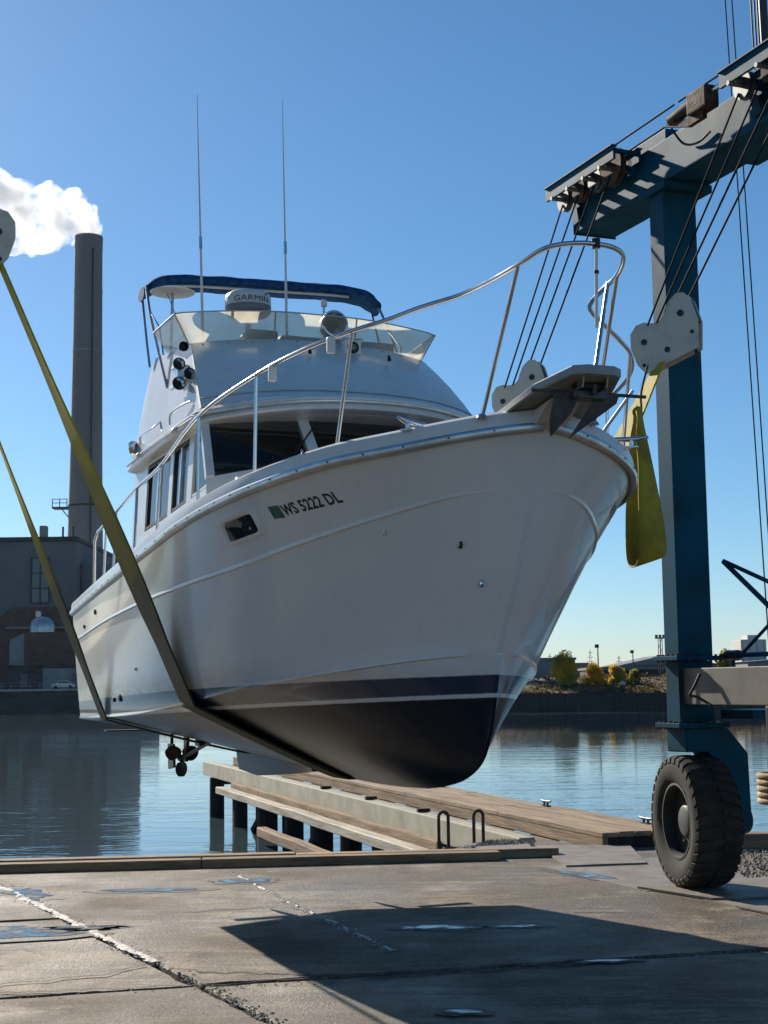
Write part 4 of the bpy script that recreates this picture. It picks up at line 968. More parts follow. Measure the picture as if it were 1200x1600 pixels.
# ================================================================ TRAVELLING BOAT HOIST (same axes as the boat)
hoist = empty('boat_hoist', BO, BROT, label='tall teal travelling boat hoist straddling the white yacht', cat='boat hoist')
def make_wheel(parent, loc, steer, side):
    wh = empty('wheel', loc, (0, 0, steer)); wh.parent = parent
    Rw = .745; hw = .27; AX = Matrix.Rotation(R(-90), 4, 'X')     # lathe axis -> +y
    t = MB()
    t.lathe([(.41, -hw*.80), (.50, -hw*.98), (.60, -hw*1.02), (.67, -hw*.97), (.705, -hw*.86), (.712, -hw*.4), (.712, hw*.4), (.705, hw*.86), (.67, hw*.97), (.60, hw*1.02), (.50, hw*.98), (.41, hw*.80)], AX, 64, caps=False)
    nl = 34
    for k in range(nl):
        for sd in (-1, 1):
            a = 2*math.pi*(k + (.5 if sd > 0 else 0))/nl; M = Matrix.Rotation(a, 4, 'Y')
            p = []
            for (da, yy, rr) in ((0, .02, .738), (.0, .19, .735), (0, .262, .70), (0, .275, .655)):
                for s_ in (-1, 1): p.append((da, yy, rr, s_))
            vs = []
            for j, (yy, rr, hw_) in enumerate(((.03, .732, .036), (.20, .728, .042), (.262, .700, .044), (.276, .650, .038))):
                for s_ in (-1, 1):
                    for dr in (0, -.05):
                        vs.append(M @ Vector((s_*hw_ + (.03*(j-1)), sd*(yy if dr == 0 else yy - .02*(j > 1)), rr + dr)))
            fs = []
            for j in range(3):
                b = j*4; fs += [(b, b+4, b+6, b+2), (b, b+1, b+5, b+4), (b+2, b+6, b+7, b+3)]
            fs += [(0,2,3,1), (12,13,15,14)]
            t.add(vs, fs)
    t.build('tyre', M_tyre, wh, smooth=35)
    r = MB()
    for sd in (-1, 1):
        r.lathe([(.42, sd*.215), (.425, sd*.235), (.40, sd*.238), (.385, sd*.20), (.37, sd*.10), (.30, sd*.085), (.20, sd*.10), (.17, sd*.14), (.15, sd*.15), (0, sd*.15)], AX, 48, caps=False)
    rim = r.build('rim', M_rimp, wh, smooth=35)
    for k in range(10):
        a = 2*math.pi*k/10
        for sd in (-1, 1): MB().tube([(.235*math.cos(a), sd*.09, .235*math.sin(a)), (.235*math.cos(a), sd*.125, .235*math.sin(a))], .017, 6).build('lug_nut', M_rust, wh)
    return wh
def flange(name, x0, x1, y0, y1, z, th, parent):
    f = MB().bbox((x0, y0, z), (x1, y1, z + th), .006).build(name, M_teal, parent)
    mb = MB()
    for i in range(5):
        for (px, py) in ((x0 + .05 + (x1 - x0 - .1)*i/4, y0 + .035), (x0 + .05 + (x1 - x0 - .1)*i/4, y1 - .035), (x0 + .035, y0 + .05 + (y1 - y0 - .1)*i/4), (x1 - .035, y0 + .05 + (y1 - y0 - .1)*i/4)):
            mb.lathe([(.016, -.018), (.016, th + .02)], TR((px, py, z)), 6)
    b = mb.build('flange_bolts', M_rust, f); b['kind'] = 'stuff'
    return f
def make_corner(xc, sd, steer):
    """one leg with its wheel: xc = leg centre, sd = +1 port / -1 starboard; outboard is +sd"""
    yi, yo = 4.48, 4.93
    Y = lambda a, b: (min(sd*a, sd*b), max(sd*a, sd*b))
    y0, y1 = Y(yi, yo)
    MB().bbox((xc - .15, y0, 2.60), (xc + .15, y1, 8.12), .012).build('upper_leg', M_teal, hoist)
    flange('leg_flange', xc - .24, xc + .26, y0 - .10, y1 + .10, 2.555, .05, hoist)
    MB().bbox((xc - .14, y0 + .0, 1.86), (xc + .14, y1 - .0, 2.55), .012).build('lower_leg', M_teal, hoist)
    flange('fork_flange', xc - .24, xc + .26, y0 - .10, y1 + .12, 1.80, .055, hoist)
    # fork: head block and a cranked outboard arm down to the axle
    fk = MB(); 
    ya, yb = Y(4.50, 4.96); fk.bbox((xc - .2, ya, 1.53), (xc + .2, yb, 1.798), .015)
    prof = [(4.62, 1.79), (5.06, 1.79), (5.32, 1.50), (5.34, .70), (5.22, .58), (5.06, .60), (5.02, 1.30), (4.80, 1.53), (4.62, 1.53)]
    fk.prism([(sd*a, b) for a, b in prof], 'x', xc - .17, xc + .19)
    fk.build('wheel_fork', M_teal, hoist)
    hubM = TR((xc, sd*5.18, .745), (R(90), 'X'))
    MB().lathe([(.13, -.22), (.16, -.2), (.16, .2), (.13, .22)], hubM, 24).build('axle_hub', M_rimp, hoist, smooth=40)
    make_wheel(hoist, (xc, sd*4.72, .758), steer, sd)
XF, XN = -5.50, 1.75
for sd in (1, -1):
    for xc, st in ((XF, R(-11)), (XN, 0)): make_corner(xc, sd, st)
    y0, y1 = sorted((sd*4.47, sd*5.06))
    # longitudinal top beam with end plate
    MB().bbox((-7.42, y0, 8.13), (2.7, y1, 8.62), .012).build('top_beam', M_teal, hoist)
    MB().box((-7.434, y0 - .02, 8.11), (-7.422, y1 + .02, 8.64)).build('beam_end_plate', M_teal, hoist)
    MB().bbox((-6.15, y0 + .08, 8.625), (-5.35, y1 - .1, 8.80), .01).build('beam_saddle', M_teal, hoist)
    MB().bbox((XF - .28, y0 - .05, 8.03), (XF + .28, y1 + .02, 8.125), .01).build('leg_head_plate', M_teal, hoist)
    # lower longitudinal beam
    z0, z1 = sorted((sd*4.52, sd*4.86))
    MB().bbox((XF + .145, z0, 2.06), (XN - .145, z1, 2.465), .01).build('lower_beam', M_greybeam, hoist)
MB().bbox((2.25, -4.46, 8.16), (2.65, 4.46, 8.6), .012).build('cross_beam', M_teal, hoist)

# sheave racks on the inboard side of each top beam
def sheave_rack(x0, x1, sd, nsh):
    rk = empty('sheave_rack', (0, 0, 0)); rk.parent = hoist
    yi = 4.05; yo = 4.44
    for yy in (yi, yo - .04):
        a, b = sorted((sd*yy, sd*(yy + .035)))
        MB().box((x0, a, 8.50), (x1, b, 8.66)).build('channel', M_teal, rk)
        MB().box((x0, a - .025, 8.66), (x1, b + .025, 8.675)).build('channel_lip', M_teal, rk)
    for i in range(5):
        x = x0 + .06 + (x1 - x0 - .12) * i / 4; a, b = sorted((sd*(yi + .035), sd*(yo - .04)))
        MB().box((x - .03, a, 8.60), (x + .03, b, 8.64)).build('spreader', M_teal, rk)
    for i in range(nsh):
        x = x0 + .18 + (x1 - x0 - .5) * i / max(1, nsh - 1); rr = .15 if i < nsh - 1 else .24
        M = TR((x, sd*(4.24), 8.49 if i < nsh - 1 else 8.52), (R(90), 'X'))
        sh = MB(); sh.lathe([(.03, -.04), (rr, -.04), (rr, -.028), (rr*.82, 0), (rr, .028), (rr, .04), (.03, .04)], M, 30); s_ = sh.build('sheave', M_rust if i % 2 else M_dkplastic, rk, smooth=30)
        MB().tube([(x, sd*4.03, 8.49), (x, sd*4.45, 8.49)], .028, 10).build('axle_pin', M_greybeam, rk)
    # hangers from the beam
    for x in (x0 + .2, x1 - .2): MB().bbox((x - .05, *( [min(sd*4.40, sd*4.50)] ), 8.40), (x + .05, max(sd*4.40, sd*4.50), 8.62), .005).build('hanger', M_teal, rk)
    MB().prism([(x0 + .02, 8.5), (x0 + .16, 8.5), (x0 + .22, 8.22), (x0 + .10, 8.20)], 'y', *sorted((sd*4.40, sd*4.46))).build('gusset', M_teal, rk)
for sd in (1, -1):
    sheave_rack(-7.42, -5.72, sd, 4); sheave_rack(-3.55, -1.6, sd, 4)
    # sling-length adjuster between the two racks
    adj = empty('adjuster', (0, 0, 0)); adj.parent = hoist
    MB().tube([(-4.75, sd*4.24, 8.62), (-4.3, sd*4.24, 8.66)], .07, 12).build('body', M_rust, adj, smooth=40)
    MB().bbox((-4.32, sd*4.24 - .09, 8.50), (-3.95, sd*4.24 + .09, 8.74), .02).build('yoke', M_rust, adj)
    MB().tube([(-3.98, sd*4.24, 8.66), (-3.6, sd*4.24, 8.66)], .03, 10).build('rod', M_alu, adj)
    MB().prism([(-4.9, 8.60), (-4.4, 8.42), (-4.1, 8.42), (-4.1, 8.5), (-4.4, 8.52)], 'y', sd*4.24 - .03, sd*4.24 + .03).build('link', M_rust, adj)
    MB().tube(smooth_path([(-4.85, sd*4.3, 8.58), (-4.8, sd*4.42, 8.40), (-4.55, sd*4.44, 8.32), (-4.3, sd*4.44, 8.36)], 5), .014, 8).build('hose', M_black, adj)
    for yy, zz in ((4.18, 8.735), (4.28, 8.62)): MB().tube([(-6.2, sd*yy, zz), (-4.6, sd*yy, zz + .01)], .012, 8).build('hoist_cable', M_cable, hoist)
    MB().tube([(-4.5, sd*4.18, 8.745), (-2.0, sd*4.18, 8.74)], .012, 8).build('hoist_cable', M_cable, hoist)
# fittings round the visible leg
MB().tube(smooth_path([(-4.92, 4.46, 2.40), (-4.96, 4.40, 2.25), (-5.05, 4.40, 2.16), (-4.95, 4.42, 2.15), (-4.72, 4.45, 2.06)], 3), .016, 8).build('crank_handle', M_black, hoist, smooth=50)
MB().tube([(-5.33, 4.47, 2.55), (-5.34, 4.462, 2.3), (-5.33, 4.462, 1.87)], .010, 6).build('hydraulic_hose', M_black, hoist)
# tubular bracing and rail outboard of the leg
for a, b, r in (((-5.1, 4.95, 3.66), (-3.4, 4.95, 2.5), .030), ((-5.1, 4.95, 3.68), (-3.2, 4.95, 3.0), .012), ((-5.06, 4.95, 3.64), (-3.2, 4.95, 2.97), .012), ((-4.85, 4.98, 2.62), (-3.2, 4.98, 3.6), .020), ((-5.2, 4.95, 2.60), (-3.0, 4.95, 2.60), .028)):
    MB().tube([a, b], r, 10).build('brace_tube', M_teal, hoist, smooth=50)
MB().lathe([(.06, -.1), (.06, .1)], TR((-4.98, 4.95, 2.60), (R(90), 'Y')), 14).build('brace_clamp', M_dkplastic, hoist)
MB().tube([(-4.2, 4.9, 2.62), (-4.2, 4.9, 2.74), (-3.9, 4.9, 2.74), (-3.9, 4.9, 2.62)], .014, 8).build('valve_guard', M_dkplastic, hoist)
MB().tube([(-4.99, 4.95, 2.47), (-4.99, 4.95, 2.6)], .02, 8).build('brace_post', M_teal, hoist)
MB().tube([(-3.2, 4.96, 1.95), (-3.2, 4.96, 3.68)], .035, 10).build('brace_post', M_teal, hoist)
MB().bbox((-3.26, 4.87, 2.1), (-3.14, 5.0, 2.2), .01).build('brace_post_foot', M_teal, hoist)
# tall mast stays rising beside the beam
for x0, x1 in ((-4.91, -5.28), (-4.78, -5.15)): MB().tube([(x0, 5.4, 2.0), (x1, 5.4, 11.0)], .008, 8).build('mast_stay', M_cable, hoist)
MB().bbox((-5.2, 4.9, 1.9), (-4.6, 5.5, 2.0), .01).build('stay_bracket', M_teal, hoist)
for x, r in ((-4.72, .010), (-4.66, .010), (-4.60, .012), (-4.50, .05)): MB().tube([(x, 5.4, 8.5), (x - .06, 5.4, 11.2)], r, 8).build('mast_tube', M_dkplastic, hoist)
MB().bbox((-4.9, 5.07, 8.3), (-4.4, 5.5, 8.5), .01).build('mast_bracket', M_teal, hoist)
# leather-wrapped strop with shackle under the lower beam, carrying a tan roll
strop = empty('hanging_strop', BO, BROT, label='dark strop and shackle hanging under the lower beam holding a tan ridged roll', cat='strop')
MB().bbox((-3.83, 4.50, 1.66), (-3.73, 4.60, 2.06), .02).build('strap', M_black, strop)
for k in range(3): MB().tube([(-3.78 + .03*math.cos(a), 4.55 + (.03*math.sin(a) if k % 2 else 0), 1.635 - k*.045 + (.03*math.sin(a) if k % 2 == 0 else .0)) for a in [2*math.pi*j/12 for j in range(13)]], .011, 6, caps=False).build('chain_link', M_dkplastic, strop)
MB().bbox((-3.84, 4.50, 1.40), (-3.70, 4.60, 1.53), .03).build('hook', M_dkplastic, strop)
for k in range(5): MB().tube([(-3.58 + .27*math.cos(a), 4.55 + .27*math.sin(a), 1.36 - k*.062) for a in [2*math.pi*j/28 for j in range(29)]], .034, 8, caps=False).build('rope_coil', pm('tan_rope', (.42, .31, .19), .85, var=.2, scale=12) if k == 0 else bpy.data.materials['tan_rope'], strop, smooth=60)

# ---------------------------------------------------------------- sling blocks, cables and slings
def make_block(label):
    b = empty('sling_block', (0, 0, 0), label=label, cat='pulley block', group='white pulley blocks on the hoist slings')
    ol = [(-.31, -.25), (.30, -.25), (.41, .02), (.42, .26), (.38, .36), (.30, .39), (.20, .35), (.08, .22), (.02, .20), (-.05, .22), (-.13, .27), (-.22, .28), (-.31, .22), (-.36, .08), (-.36, -.12)]
    for x in (.055, -.075):
        pl = MB().prism(ol, 'x', x, x + .02).build('cheek_plate', M_block, b)
        for (a, c, r) in ((.27, .17, .036), (-.20, .07, .032), (.0, -.12, .030), (-.29, -.16, .02), (.31, -.07, .02)):
            xx = x + .02 if x > 0 else x; sgn = 1 if x > 0 else -1
            MB().lathe([(r, 0), (r, .012), (r*.62, .013), (r*.6, .003), (0, .003)], TR((xx, a, c), (R(90)*sgn, 'Y')), 18, caps=False).build('pin_boss', M_dkplastic, pl, smooth=40)
    for (a, c) in ((.24, .18), (-.18, .08)):
        MB().lathe([(.03, -.05), (.165, -.05), (.165, -.035), (.13, 0), (.165, .035), (.165, .05), (.03, .05)], TR((-.003, a, c), (R(90), 'Y')), 26).build('sheave', M_dkplastic, b, smooth=30)
    MB().bbox((-.054, .345, .02), (.054, .405, .30), .01).build('end_spacer', M_dkplastic, b)
    for a in (-.27, .25): MB().tube([(0, a, -.24), (.02, a + .02, -.30), (0, a, -.36), (-.02, a - .02, -.30), (0, a, -.24)], .014, 6).build('shackle', M_dkplastic, b)
    return b
XS1, XS2 = -4.0, -7.1
BW = []
specs = [(XS1, 3.58, 5.86, R(20), 'white pulley block in front of the teal leg beside the bow rail'),
         (XS2, 3.46, 5.80, R(20), 'white pulley block half hidden behind the bow pulpit and anchor'),
         (XS1, -3.47, 6.30, R(-18), 'dark pulley block at the left edge above the yellow sling'),
         (XS2, -3.22, 5.88, R(-18), 'pulley block beyond the left edge carrying the rear sling')]
blk0 = None
bases = []
for i, (x, y, z, tilt, lab) in enumerate(specs):
    b = make_block(lab) if blk0 is None else dup(blk0)
    if blk0 is None: blk0 = b
    b['label'] = lab
    p = BO + EX*x + EY*y + Vector((0, 0, z)); sg = 1 if y > 0 else -1
    b.matrix_world = Matrix.Translation(p) @ Matrix.Rotation(BROT[2], 4, 'Z') @ Matrix.Rotation(R(-54) if sg > 0 else R(10), 4, 'Z') @ Matrix.Rotation(tilt, 4, 'X') @ (Matrix.Rotation(math.pi, 4, 'Z') if sg < 0 else Matrix.Identity(4))
    bases.append((x, y, z, tilt, sg))
for (x, y, z, tilt, sg) in bases:     # four falls of wire rope per block
    xt0 = -7.24 if x == XS2 else -3.42
    for k in range(4):
        oy = (-.17, -.05, .19, .38)[k]; oz = (.2, .2, .3, .3)[k]
        yb = y + sg*oy*math.cos(tilt) - oz*math.sin(tilt) * .9; zb = z + oz + abs(math.sin(tilt))*oy*1.0
        xt = xt0 + .40*k
        MB().tube([(x, yb, zb), (xt, sg*4.2, 8.42)], .0115, 8).build('hoist_cable', M_cable, hoist, smooth=60)

def hull_section(s):
    pts = []
    for i in range(25):
        w_ = i / 24; t = (s - 1.0) / (LB - 1.0)
        z0 = 1.92 + .61 * w_; s0 = stem_s(z0); tt = (s - s0) / (LB - s0); _, y, z = bot_pt(tt, w_); pts.append((y, z))
    return pts
def sling(x, ys, zs, yp, zp, label, wd=.15):
    sec = hull_section(-x); off = .022
    left = [(-y - off*.8, z - off) for y, z in reversed(sec)]; right = [(y + off*.8, z - off) for y, z in sec]
    path = [(ys, zs), (ys*.985 - .02, zs - .25)]
    a = Vector((ys, zs)); b = Vector(left[0])
    for i in range(1, 14): path.append(tuple(a.lerp(b, i/14)))
    path = [tuple(a.lerp(b, i/14)) for i in range(14)] + left[:-1] + right[1:]
    c = Vector(right[-1]); d = Vector((yp, zp)); path += [tuple(c.lerp(d, i/14)) for i in range(1, 15)]
    n = len(path); mb = MB(); R_ = []
    for i, (y, z) in enumerate(path):
        end = min(i, n - 1 - i); k = min(1, .35 + end / 7); w_ = wd * k
        p0 = Vector(path[max(0, i-1)]); p1 = Vector(path[min(n-1, i+1)]); t = (p1 - p0).normalized(); nn = Vector((t.y, -t.x)) * .009
        tw = .10 * math.sin(i * .5) * (1 if end < 12 else 0) * w_
        R_.append([(x - w_, y + nn.x + tw, z + nn.y), (x + w_, y + nn.x - tw, z + nn.y), (x + w_, y - nn.x - tw, z - nn.y), (x - w_, y - nn.x + tw, z - nn.y)])
    mb.grid(R_, closed=True)
    o = mb.build('lifting_sling', M_sling, smooth=50); o.location = BO; o.rotation_euler = BROT
    return tag(o, label, 'sling', 'webbing slings under the hull')
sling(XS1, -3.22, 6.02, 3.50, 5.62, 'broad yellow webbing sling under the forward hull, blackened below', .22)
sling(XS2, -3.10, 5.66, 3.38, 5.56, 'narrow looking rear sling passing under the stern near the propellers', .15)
# a slack spare loop hanging from the forward port block
X0 = -3.45
rows = []
loop = [(.0, 5.02), (.035, 4.98), (.06, 4.75), (.10, 4.3), (.13, 3.8), (.10, 3.53), (.0, 3.47), (-.11, 3.55), (-.14, 3.85), (-.10, 4.3), (-.06, 4.75), (-.035, 4.98), (.0, 5.02)]
P2 = smooth_path([(a, 0, b) for a, b in loop], 5)
for i, p in enumerate(P2):
    hgt = min(1, max(0, (4.9 - p.z) / 1.35)); w_ = .035 + .13 * hgt ** .9; yc = 2.86 + .06 * hgt + .07 * max(0, p.z - 4.8); sl_ = .05 * hgt
    rows.append([(X0 + p.x + .02 * (1 - hgt) * math.sin(i), yc - w_, p.z - sl_), (X0 + p.x + .012 * math.sin(i * .7), yc - w_*.3, p.z - sl_*.3), (X0 + p.x, yc + w_*.4, p.z + sl_*.4), (X0 + p.x - .01, yc + w_, p.z + sl_)])
o = MB().grid(rows).build('spare_sling', M_yellow, smooth=60); md = o.modifiers.new('th', 'SOLIDIFY'); md.thickness = .012
o.location = BO; o.rotation_euler = BROT
MB().tube(smooth_path([(-3.45, 2.91, 5.0), (-3.62, 3.02, 5.2), (-3.93, 3.30, 5.56)], 4), .012, 8).build('lanyard', M_cable, o)
tag(o, 'slack yellow webbing loop hanging beside the teal leg right of the bow', 'sling')

# ================================================================ LIFT PIER beyond the quay
PA = R(17.5); PO = Vector((3.05, 21.3, 0))
pier = empty('lift_pier', PO, (0, 0, PA + R(90)), label='timber lift pier with pale edge beam and plank walkway running out over the water', cat='pier')
# local x along the pier (away), local y to the left of it
MB().bbox((1.5, .40, -.40), (27.5, .66, .02), .02).build('edge_beam', M_pierbeam, pier)
MB().bbox((1.4, .36, -.14), (27, .395, -.05), .005).build('edge_beam_lip', M_pierbeam, pier)
MB().box((.3, .0, -.30), (27, .36, -.06)).build('runway', M_plate, pier)
for j in range(5):
    x = .02
    y1 = -.005 - j * .262
    while x < 26:
        x1 = min(x + rnd.uniform(3.8, 5.2), 26)
        MB().bbox((x, y1 - .252, .13), (x1 - .012, y1, .205 + rnd.uniform(-.008, .008)), .010).build('deck_plank', M_woody if rnd.random() < .6 else M_wood, pier)
        x = x1
MB().bbox((.03, -.10, -.05), (26, -.012, .128), .01).build('deck_side_timber', M_wood, pier)
MB().bbox((.03, -1.31, -.05), (26, -1.22, .128), .01).build('deck_side_timber', M_wood, pier)
MB().bbox((.035, -1.215, -.05), (.12, -.105, .126), .01).build('deck_end_timber', M_pile, pier)
for x in (4.4, 6.6, 8.8, 11.2, 13.6, 16.2, 19, 22.5, 26):
    for yy in (.50, -.2, -1.0):
        r_ = rnd.uniform(.20, .27); MB().tube([(x + rnd.uniform(-.1, .1), yy, -4), (x + rnd.uniform(-.05, .05), yy, -.05 if yy < 0 else -.41)], [r_*1.05, r_], 14).build('pile', M_pile, pier, smooth=50)
    MB().bbox((x - .16, -1.2, -.62), (x + .16, .38, -.31), .02).build('pile_cap', M_pile, pier)
for a, b in ((4.6, 6.5), (9, 11), (13.8, 16), (19.2, 22.2)):
    MB().tube([(a, .30, -.5), (b, .30, -1.9)], .11, 8).build('cross_brace', M_pile, pier)
def whaler(x0, x1, y0, z0, wd, ht, mt, seed):
    n = 18; rows = []
    for i in range(n + 1):
        x = x0 + (x1 - x0)*i/n; dy = .03*mnoise.noise(Vector((x*.5, seed, 0))); dz = .03*mnoise.noise(Vector((x*.4, seed, 5))); b = .025
        rows.append([(x, y0 + dy + a*wd/2, z0 + dz + c*ht/2) for a, c in ((-1, -.8), (-1, .8), (-.82, 1), (-.1, 1), (-.05, .9), (.05, .9), (.1, 1), (.82, 1), (1, .8), (1, -.8), (.82, -1), (-.82, -1))])
    mb = MB().grid(rows, closed=True); mb.add(rows[0], [tuple(range(12))]); mb.add(rows[-1], [tuple(range(12))])
    return mb.build('fender_timber', mt, pier)
M_silver_wood = pm('silvered_timber', (.46, .41, .33), .8, scale=3, bump=.5, bscale=14, col2=(.22, .18, .13), thr=(.3, .6), stretch=(.25, 3, 3), spec=.25)
whaler(5.0, 23.2, .93, -.60, .30, .20, M_silver_wood, 1); whaler(5.0, 22.6, .70, -.50, .12, .30, M_wood, 2); whaler(7.5, 17.5, 1.0, -1.28, .26, .24, M_wood, 3)
for x in (6.4, 9.7, 13.2): MB().bbox((x, .36, .022), (x + .10, .60, .09), .01).build('beam_clip', M_rust, pier)
for x, yy in ((.9, -1.15), (4.6, -1.14), (10, -1.14)):
    c = cleat(PO + Vector((-math.sin(PA)*x, math.cos(PA)*x, 0)) + Vector((math.cos(PA)*-yy, math.sin(PA)*-yy, .215)), PA + R(90), 1.25).build('dock_cleat', M_dkplastic, smooth=50)
    tag(c, {.9: 'dark dock cleat on the pier walkway nearest the hoist wheel', 4.6: 'dark dock cleat on the pier walkway midway to the bow', 10: 'dark dock cleat on the far pier walkway hidden behind the bow'}[x], 'cleat', 'cleats on the pier walkway')
# two hoops of an access ladder at the quay corner
lad = empty('ladder', (0, 0, 0), label='pair of rusty hooped ladder rails standing at the corner of the quay', cat='ladder')
for (x, y) in ((.83, 22.35), (1.36, 22.5)):
    d_ = Vector((math.cos(PA), math.sin(PA), 0)) * .075; p = Vector((x, y, 0))
    pts = [p - d_ + Vector((0, 0, -.6)), p - d_ + Vector((0, 0, .34))] + [p + Vector((0, 0, .36)) + d_*-math.cos(a) + Vector((0, 0, .075*math.sin(a))) for a in [math.pi*i/8 for i in range(9)]] + [p + d_ + Vector((0, 0, .34)), p + d_ + Vector((0, 0, -.6))]
    MB().tube(pts, .026, 10).build('hoop', M_rust, lad, smooth=60)
for k in range(3): MB().tube([(.83, 22.35, -.1 - .18*k), (1.36, 22.5, -.1 - .18*k)], .016, 8).build('rung', M_rust, lad)

# filled ground at the root of the pier, with gravel
gf = MB(); gpoly = [(.2, 19.9), (1.5, 22.9), (2.2, 23.3), (3.0, 21.5), (4.35, 21.95), (12, 22.6), (40, 25.4), (40, 24), (3.0, 20.2)]
gf.prism(gpoly, 'z', -2.5, -.03); struct(gf.build('gravel_bank', M_gravelbase))
def stones(n, poly_pts, smin, smax, seed, z):
    rr = random.Random(seed); mb = MB()
    for _ in range(n):
        a, b = rr.random(), rr.random(); q0 = Vector(poly_pts[0]).lerp(Vector(poly_pts[1]), a); q1 = Vector(poly_pts[3]).lerp(Vector(poly_pts[2]), a); q = q0.lerp(q1, b); s = rr.uniform(smin, smax)
        vs = [Vector(v) for v in ((1,0,0),(-.8,.3,0),(0,1,.1),(.1,-.9,0),(.1,.1,.8),(0,0,-.5))]; ra = rr.random()*6
        vs = [Matrix.Rotation(ra, 3, 'Z') @ v * s * rr.uniform(.7, 1.2) + Vector((q.x, q.y, z)) for v in vs]
        mb.add(vs, [(0,2,4),(2,1,4),(1,3,4),(3,0,4),(2,0,5),(1,2,5),(3,1,5),(0,3,5)])
    return mb
o = stones(2600, [(.5, 19.95), (2.0, 19.3), (2.2, 22.8), (1.5, 22.6)], .008, .026, 11, -.02).build('gravel', M_stone); tag(o, 'loose grey gravel at the pier root beside the ladder', 'gravel', kind='stuff')
o = stones(2400, [(4.1, 17.0), (7.5, 18.2), (7.5, 21.6), (4.6, 20.6)], .010, .032, 12, .012).build('gravel_patch', M_stone); tag(o, 'loose gravel spread behind the hoist wheel on the right', 'gravel', kind='stuff')
cb = MB().bbox((4.3, 20.75, .0), (11.5, 21.05, .22), .02, TR((0, 0, 0))).build('timber_kerb', M_wood); tag(cb, 'brown timber kerb at the water edge right of the hoist wheel', 'timber kerb')
# steel plates under the wheel track
def plate(pts, z, th, label):
    o = MB().prism(pts, 'z', z, z + th).build('steel_plate', M_plate); return tag(o, label, 'steel plate', 'steel plates along the wheel track')
plate([(2.12, 21.35), (3.42, 21.25), (3.30, 19.18), (2.24, 18.98)], .012, .022, 'worn steel plate at the foot of the pier walkway')
plate([(1.94, 19.12), (3.9, 20.1), (4.3, 17.6), (2.86, 16.72)], -.006, .017, 'large worn steel plate in front of the pier plate, left of the wheel')
plate([(2.80, 16.95), (4.6, 17.7), (5.3, 16.2), (3.42, 15.98)], .0135, .022, 'steel plate lying under the big black hoist tyre')
plate([(3.33, 16.15), (5.4, 16.3), (5.6, 14.9), (3.78, 15.05)], -.004, .016, 'steel plate nearest the camera at the right edge')
plate([(3.55, 15.42), (5.6, 15.5), (6, 14.2), (4.0, 14.5)], .014, .018, 'lowest steel plate overlapping at the right edge of the track')
plate([(1.25, 21.6), (2.05, 21.9), (2.1, 20.6), (1.5, 20.2)], -.02, .02, 'small steel plate beside the ladder hoops')

# ================================================================ FAR SHORE, LEFT: power station
M_brick = pm('dark_brick', (.13, .075, .058), .85, var=.2, scale=.6, bump=.1, bscale=3)
M_far = pm('grey_cladding', (.145, .15, .155), .8, var=.1, scale=.15)
M_far2 = pm('pale_block_wall', (.27, .26, .24), .8, var=.12, scale=.3)
M_chim = pm('chimney_concrete', (.21, .20, .195), .85, var=.10, scale=.12, stretch=(1, 1, .15))
M_quay = pm('quay_wall', (.055, .055, .055), .8, var=.3, scale=.4, stretch=(1, 1, 3))
M_quaytop = pm('quay_coping', (.42, .40, .36), .7, var=.1, scale=.5)
M_farglass = glass('far_window_glass', (.10, .12, .14), .1)
M_silver = pm('galvanised_tank', (.5, .5, .5), .35, .7, var=.15, scale=2)
QY = 262
ql = MB().prism([(-260, QY), (-8, QY - 4), (-8, QY + 200), (-260, QY + 200)], 'z', -6, 2.3).build('far_quay', M_quay); struct(ql)
struct(MB().prism([(-260, QY - .3), (-8, QY - 4.3), (-8, QY + 200), (-260, QY + 200)], 'z', 2.304, 2.62).build('far_quay_coping', M_quaytop))
chim = empty('chimney', (-77.6, 380, 0), label='tall grey concrete power station chimney with steam at its top', cat='chimney')
MB().lathe([(5.4, 0), (4.75, 28), (4.2, 60), (3.8, 95), (3.62, 118.3), (3.68, 118.5), (3.72, 122), (3.3, 122.1), (3.2, 116)], None, 48, caps=False).build('shaft', M_chim, chim, smooth=40)
MB().lathe([(4.35, 49.6), (4.55, 49.6), (4.55, 50.1), (4.35, 50.1)], None, 40, caps=False).build('ring_band', M_quay, chim)
MB().lathe([(3.86, 90.6), (3.92, 90.6), (3.92, 91), (3.86, 91)], None, 40, caps=False).build('ring_band', M_far2, chim)
MB().tube([(2.4, -4.9, 5), (2.1, -4.1, 50), (1.9, -3.5, 118)], .22, 6).build('ladder', M_quay, chim)
for z_, r_ in ((72, 4.16), (107, 3.80), (28, 4.85)): MB().lathe([(r_ - .12, z_), (r_, z_), (r_, z_ + .35), (r_ - .12, z_ + .35)], None, 40, caps=False).build('ring_band', M_chim, chim)
pf = MB(); pf.box((-8.4, -1.8, 49.2), (-4.3, 1.8, 49.6)); pfo = pf.build('platform', M_quay, chim)
for x in (-8.3, -6.4, -4.5): MB().tube([(x, -1.7, 49.6), (x, -1.7, 51.6)], .12, 6).build('post', M_quay, pfo)
for z in (50.6, 51.6): MB().tube([(-8.3, -1.7, z), (-4.4, -1.7, z)], .1, 6).build('handrail', M_quay, pfo)
MB().tube([(-6.2, 0, 49.2), (-4.4, 0, 47)], .15, 6).build('knee_brace', M_quay, pfo)
MB().bbox((3.2, -4.6, 50.1), (4.2, -3.7, 52.2), .1).build('beacon', M_far2, chim)
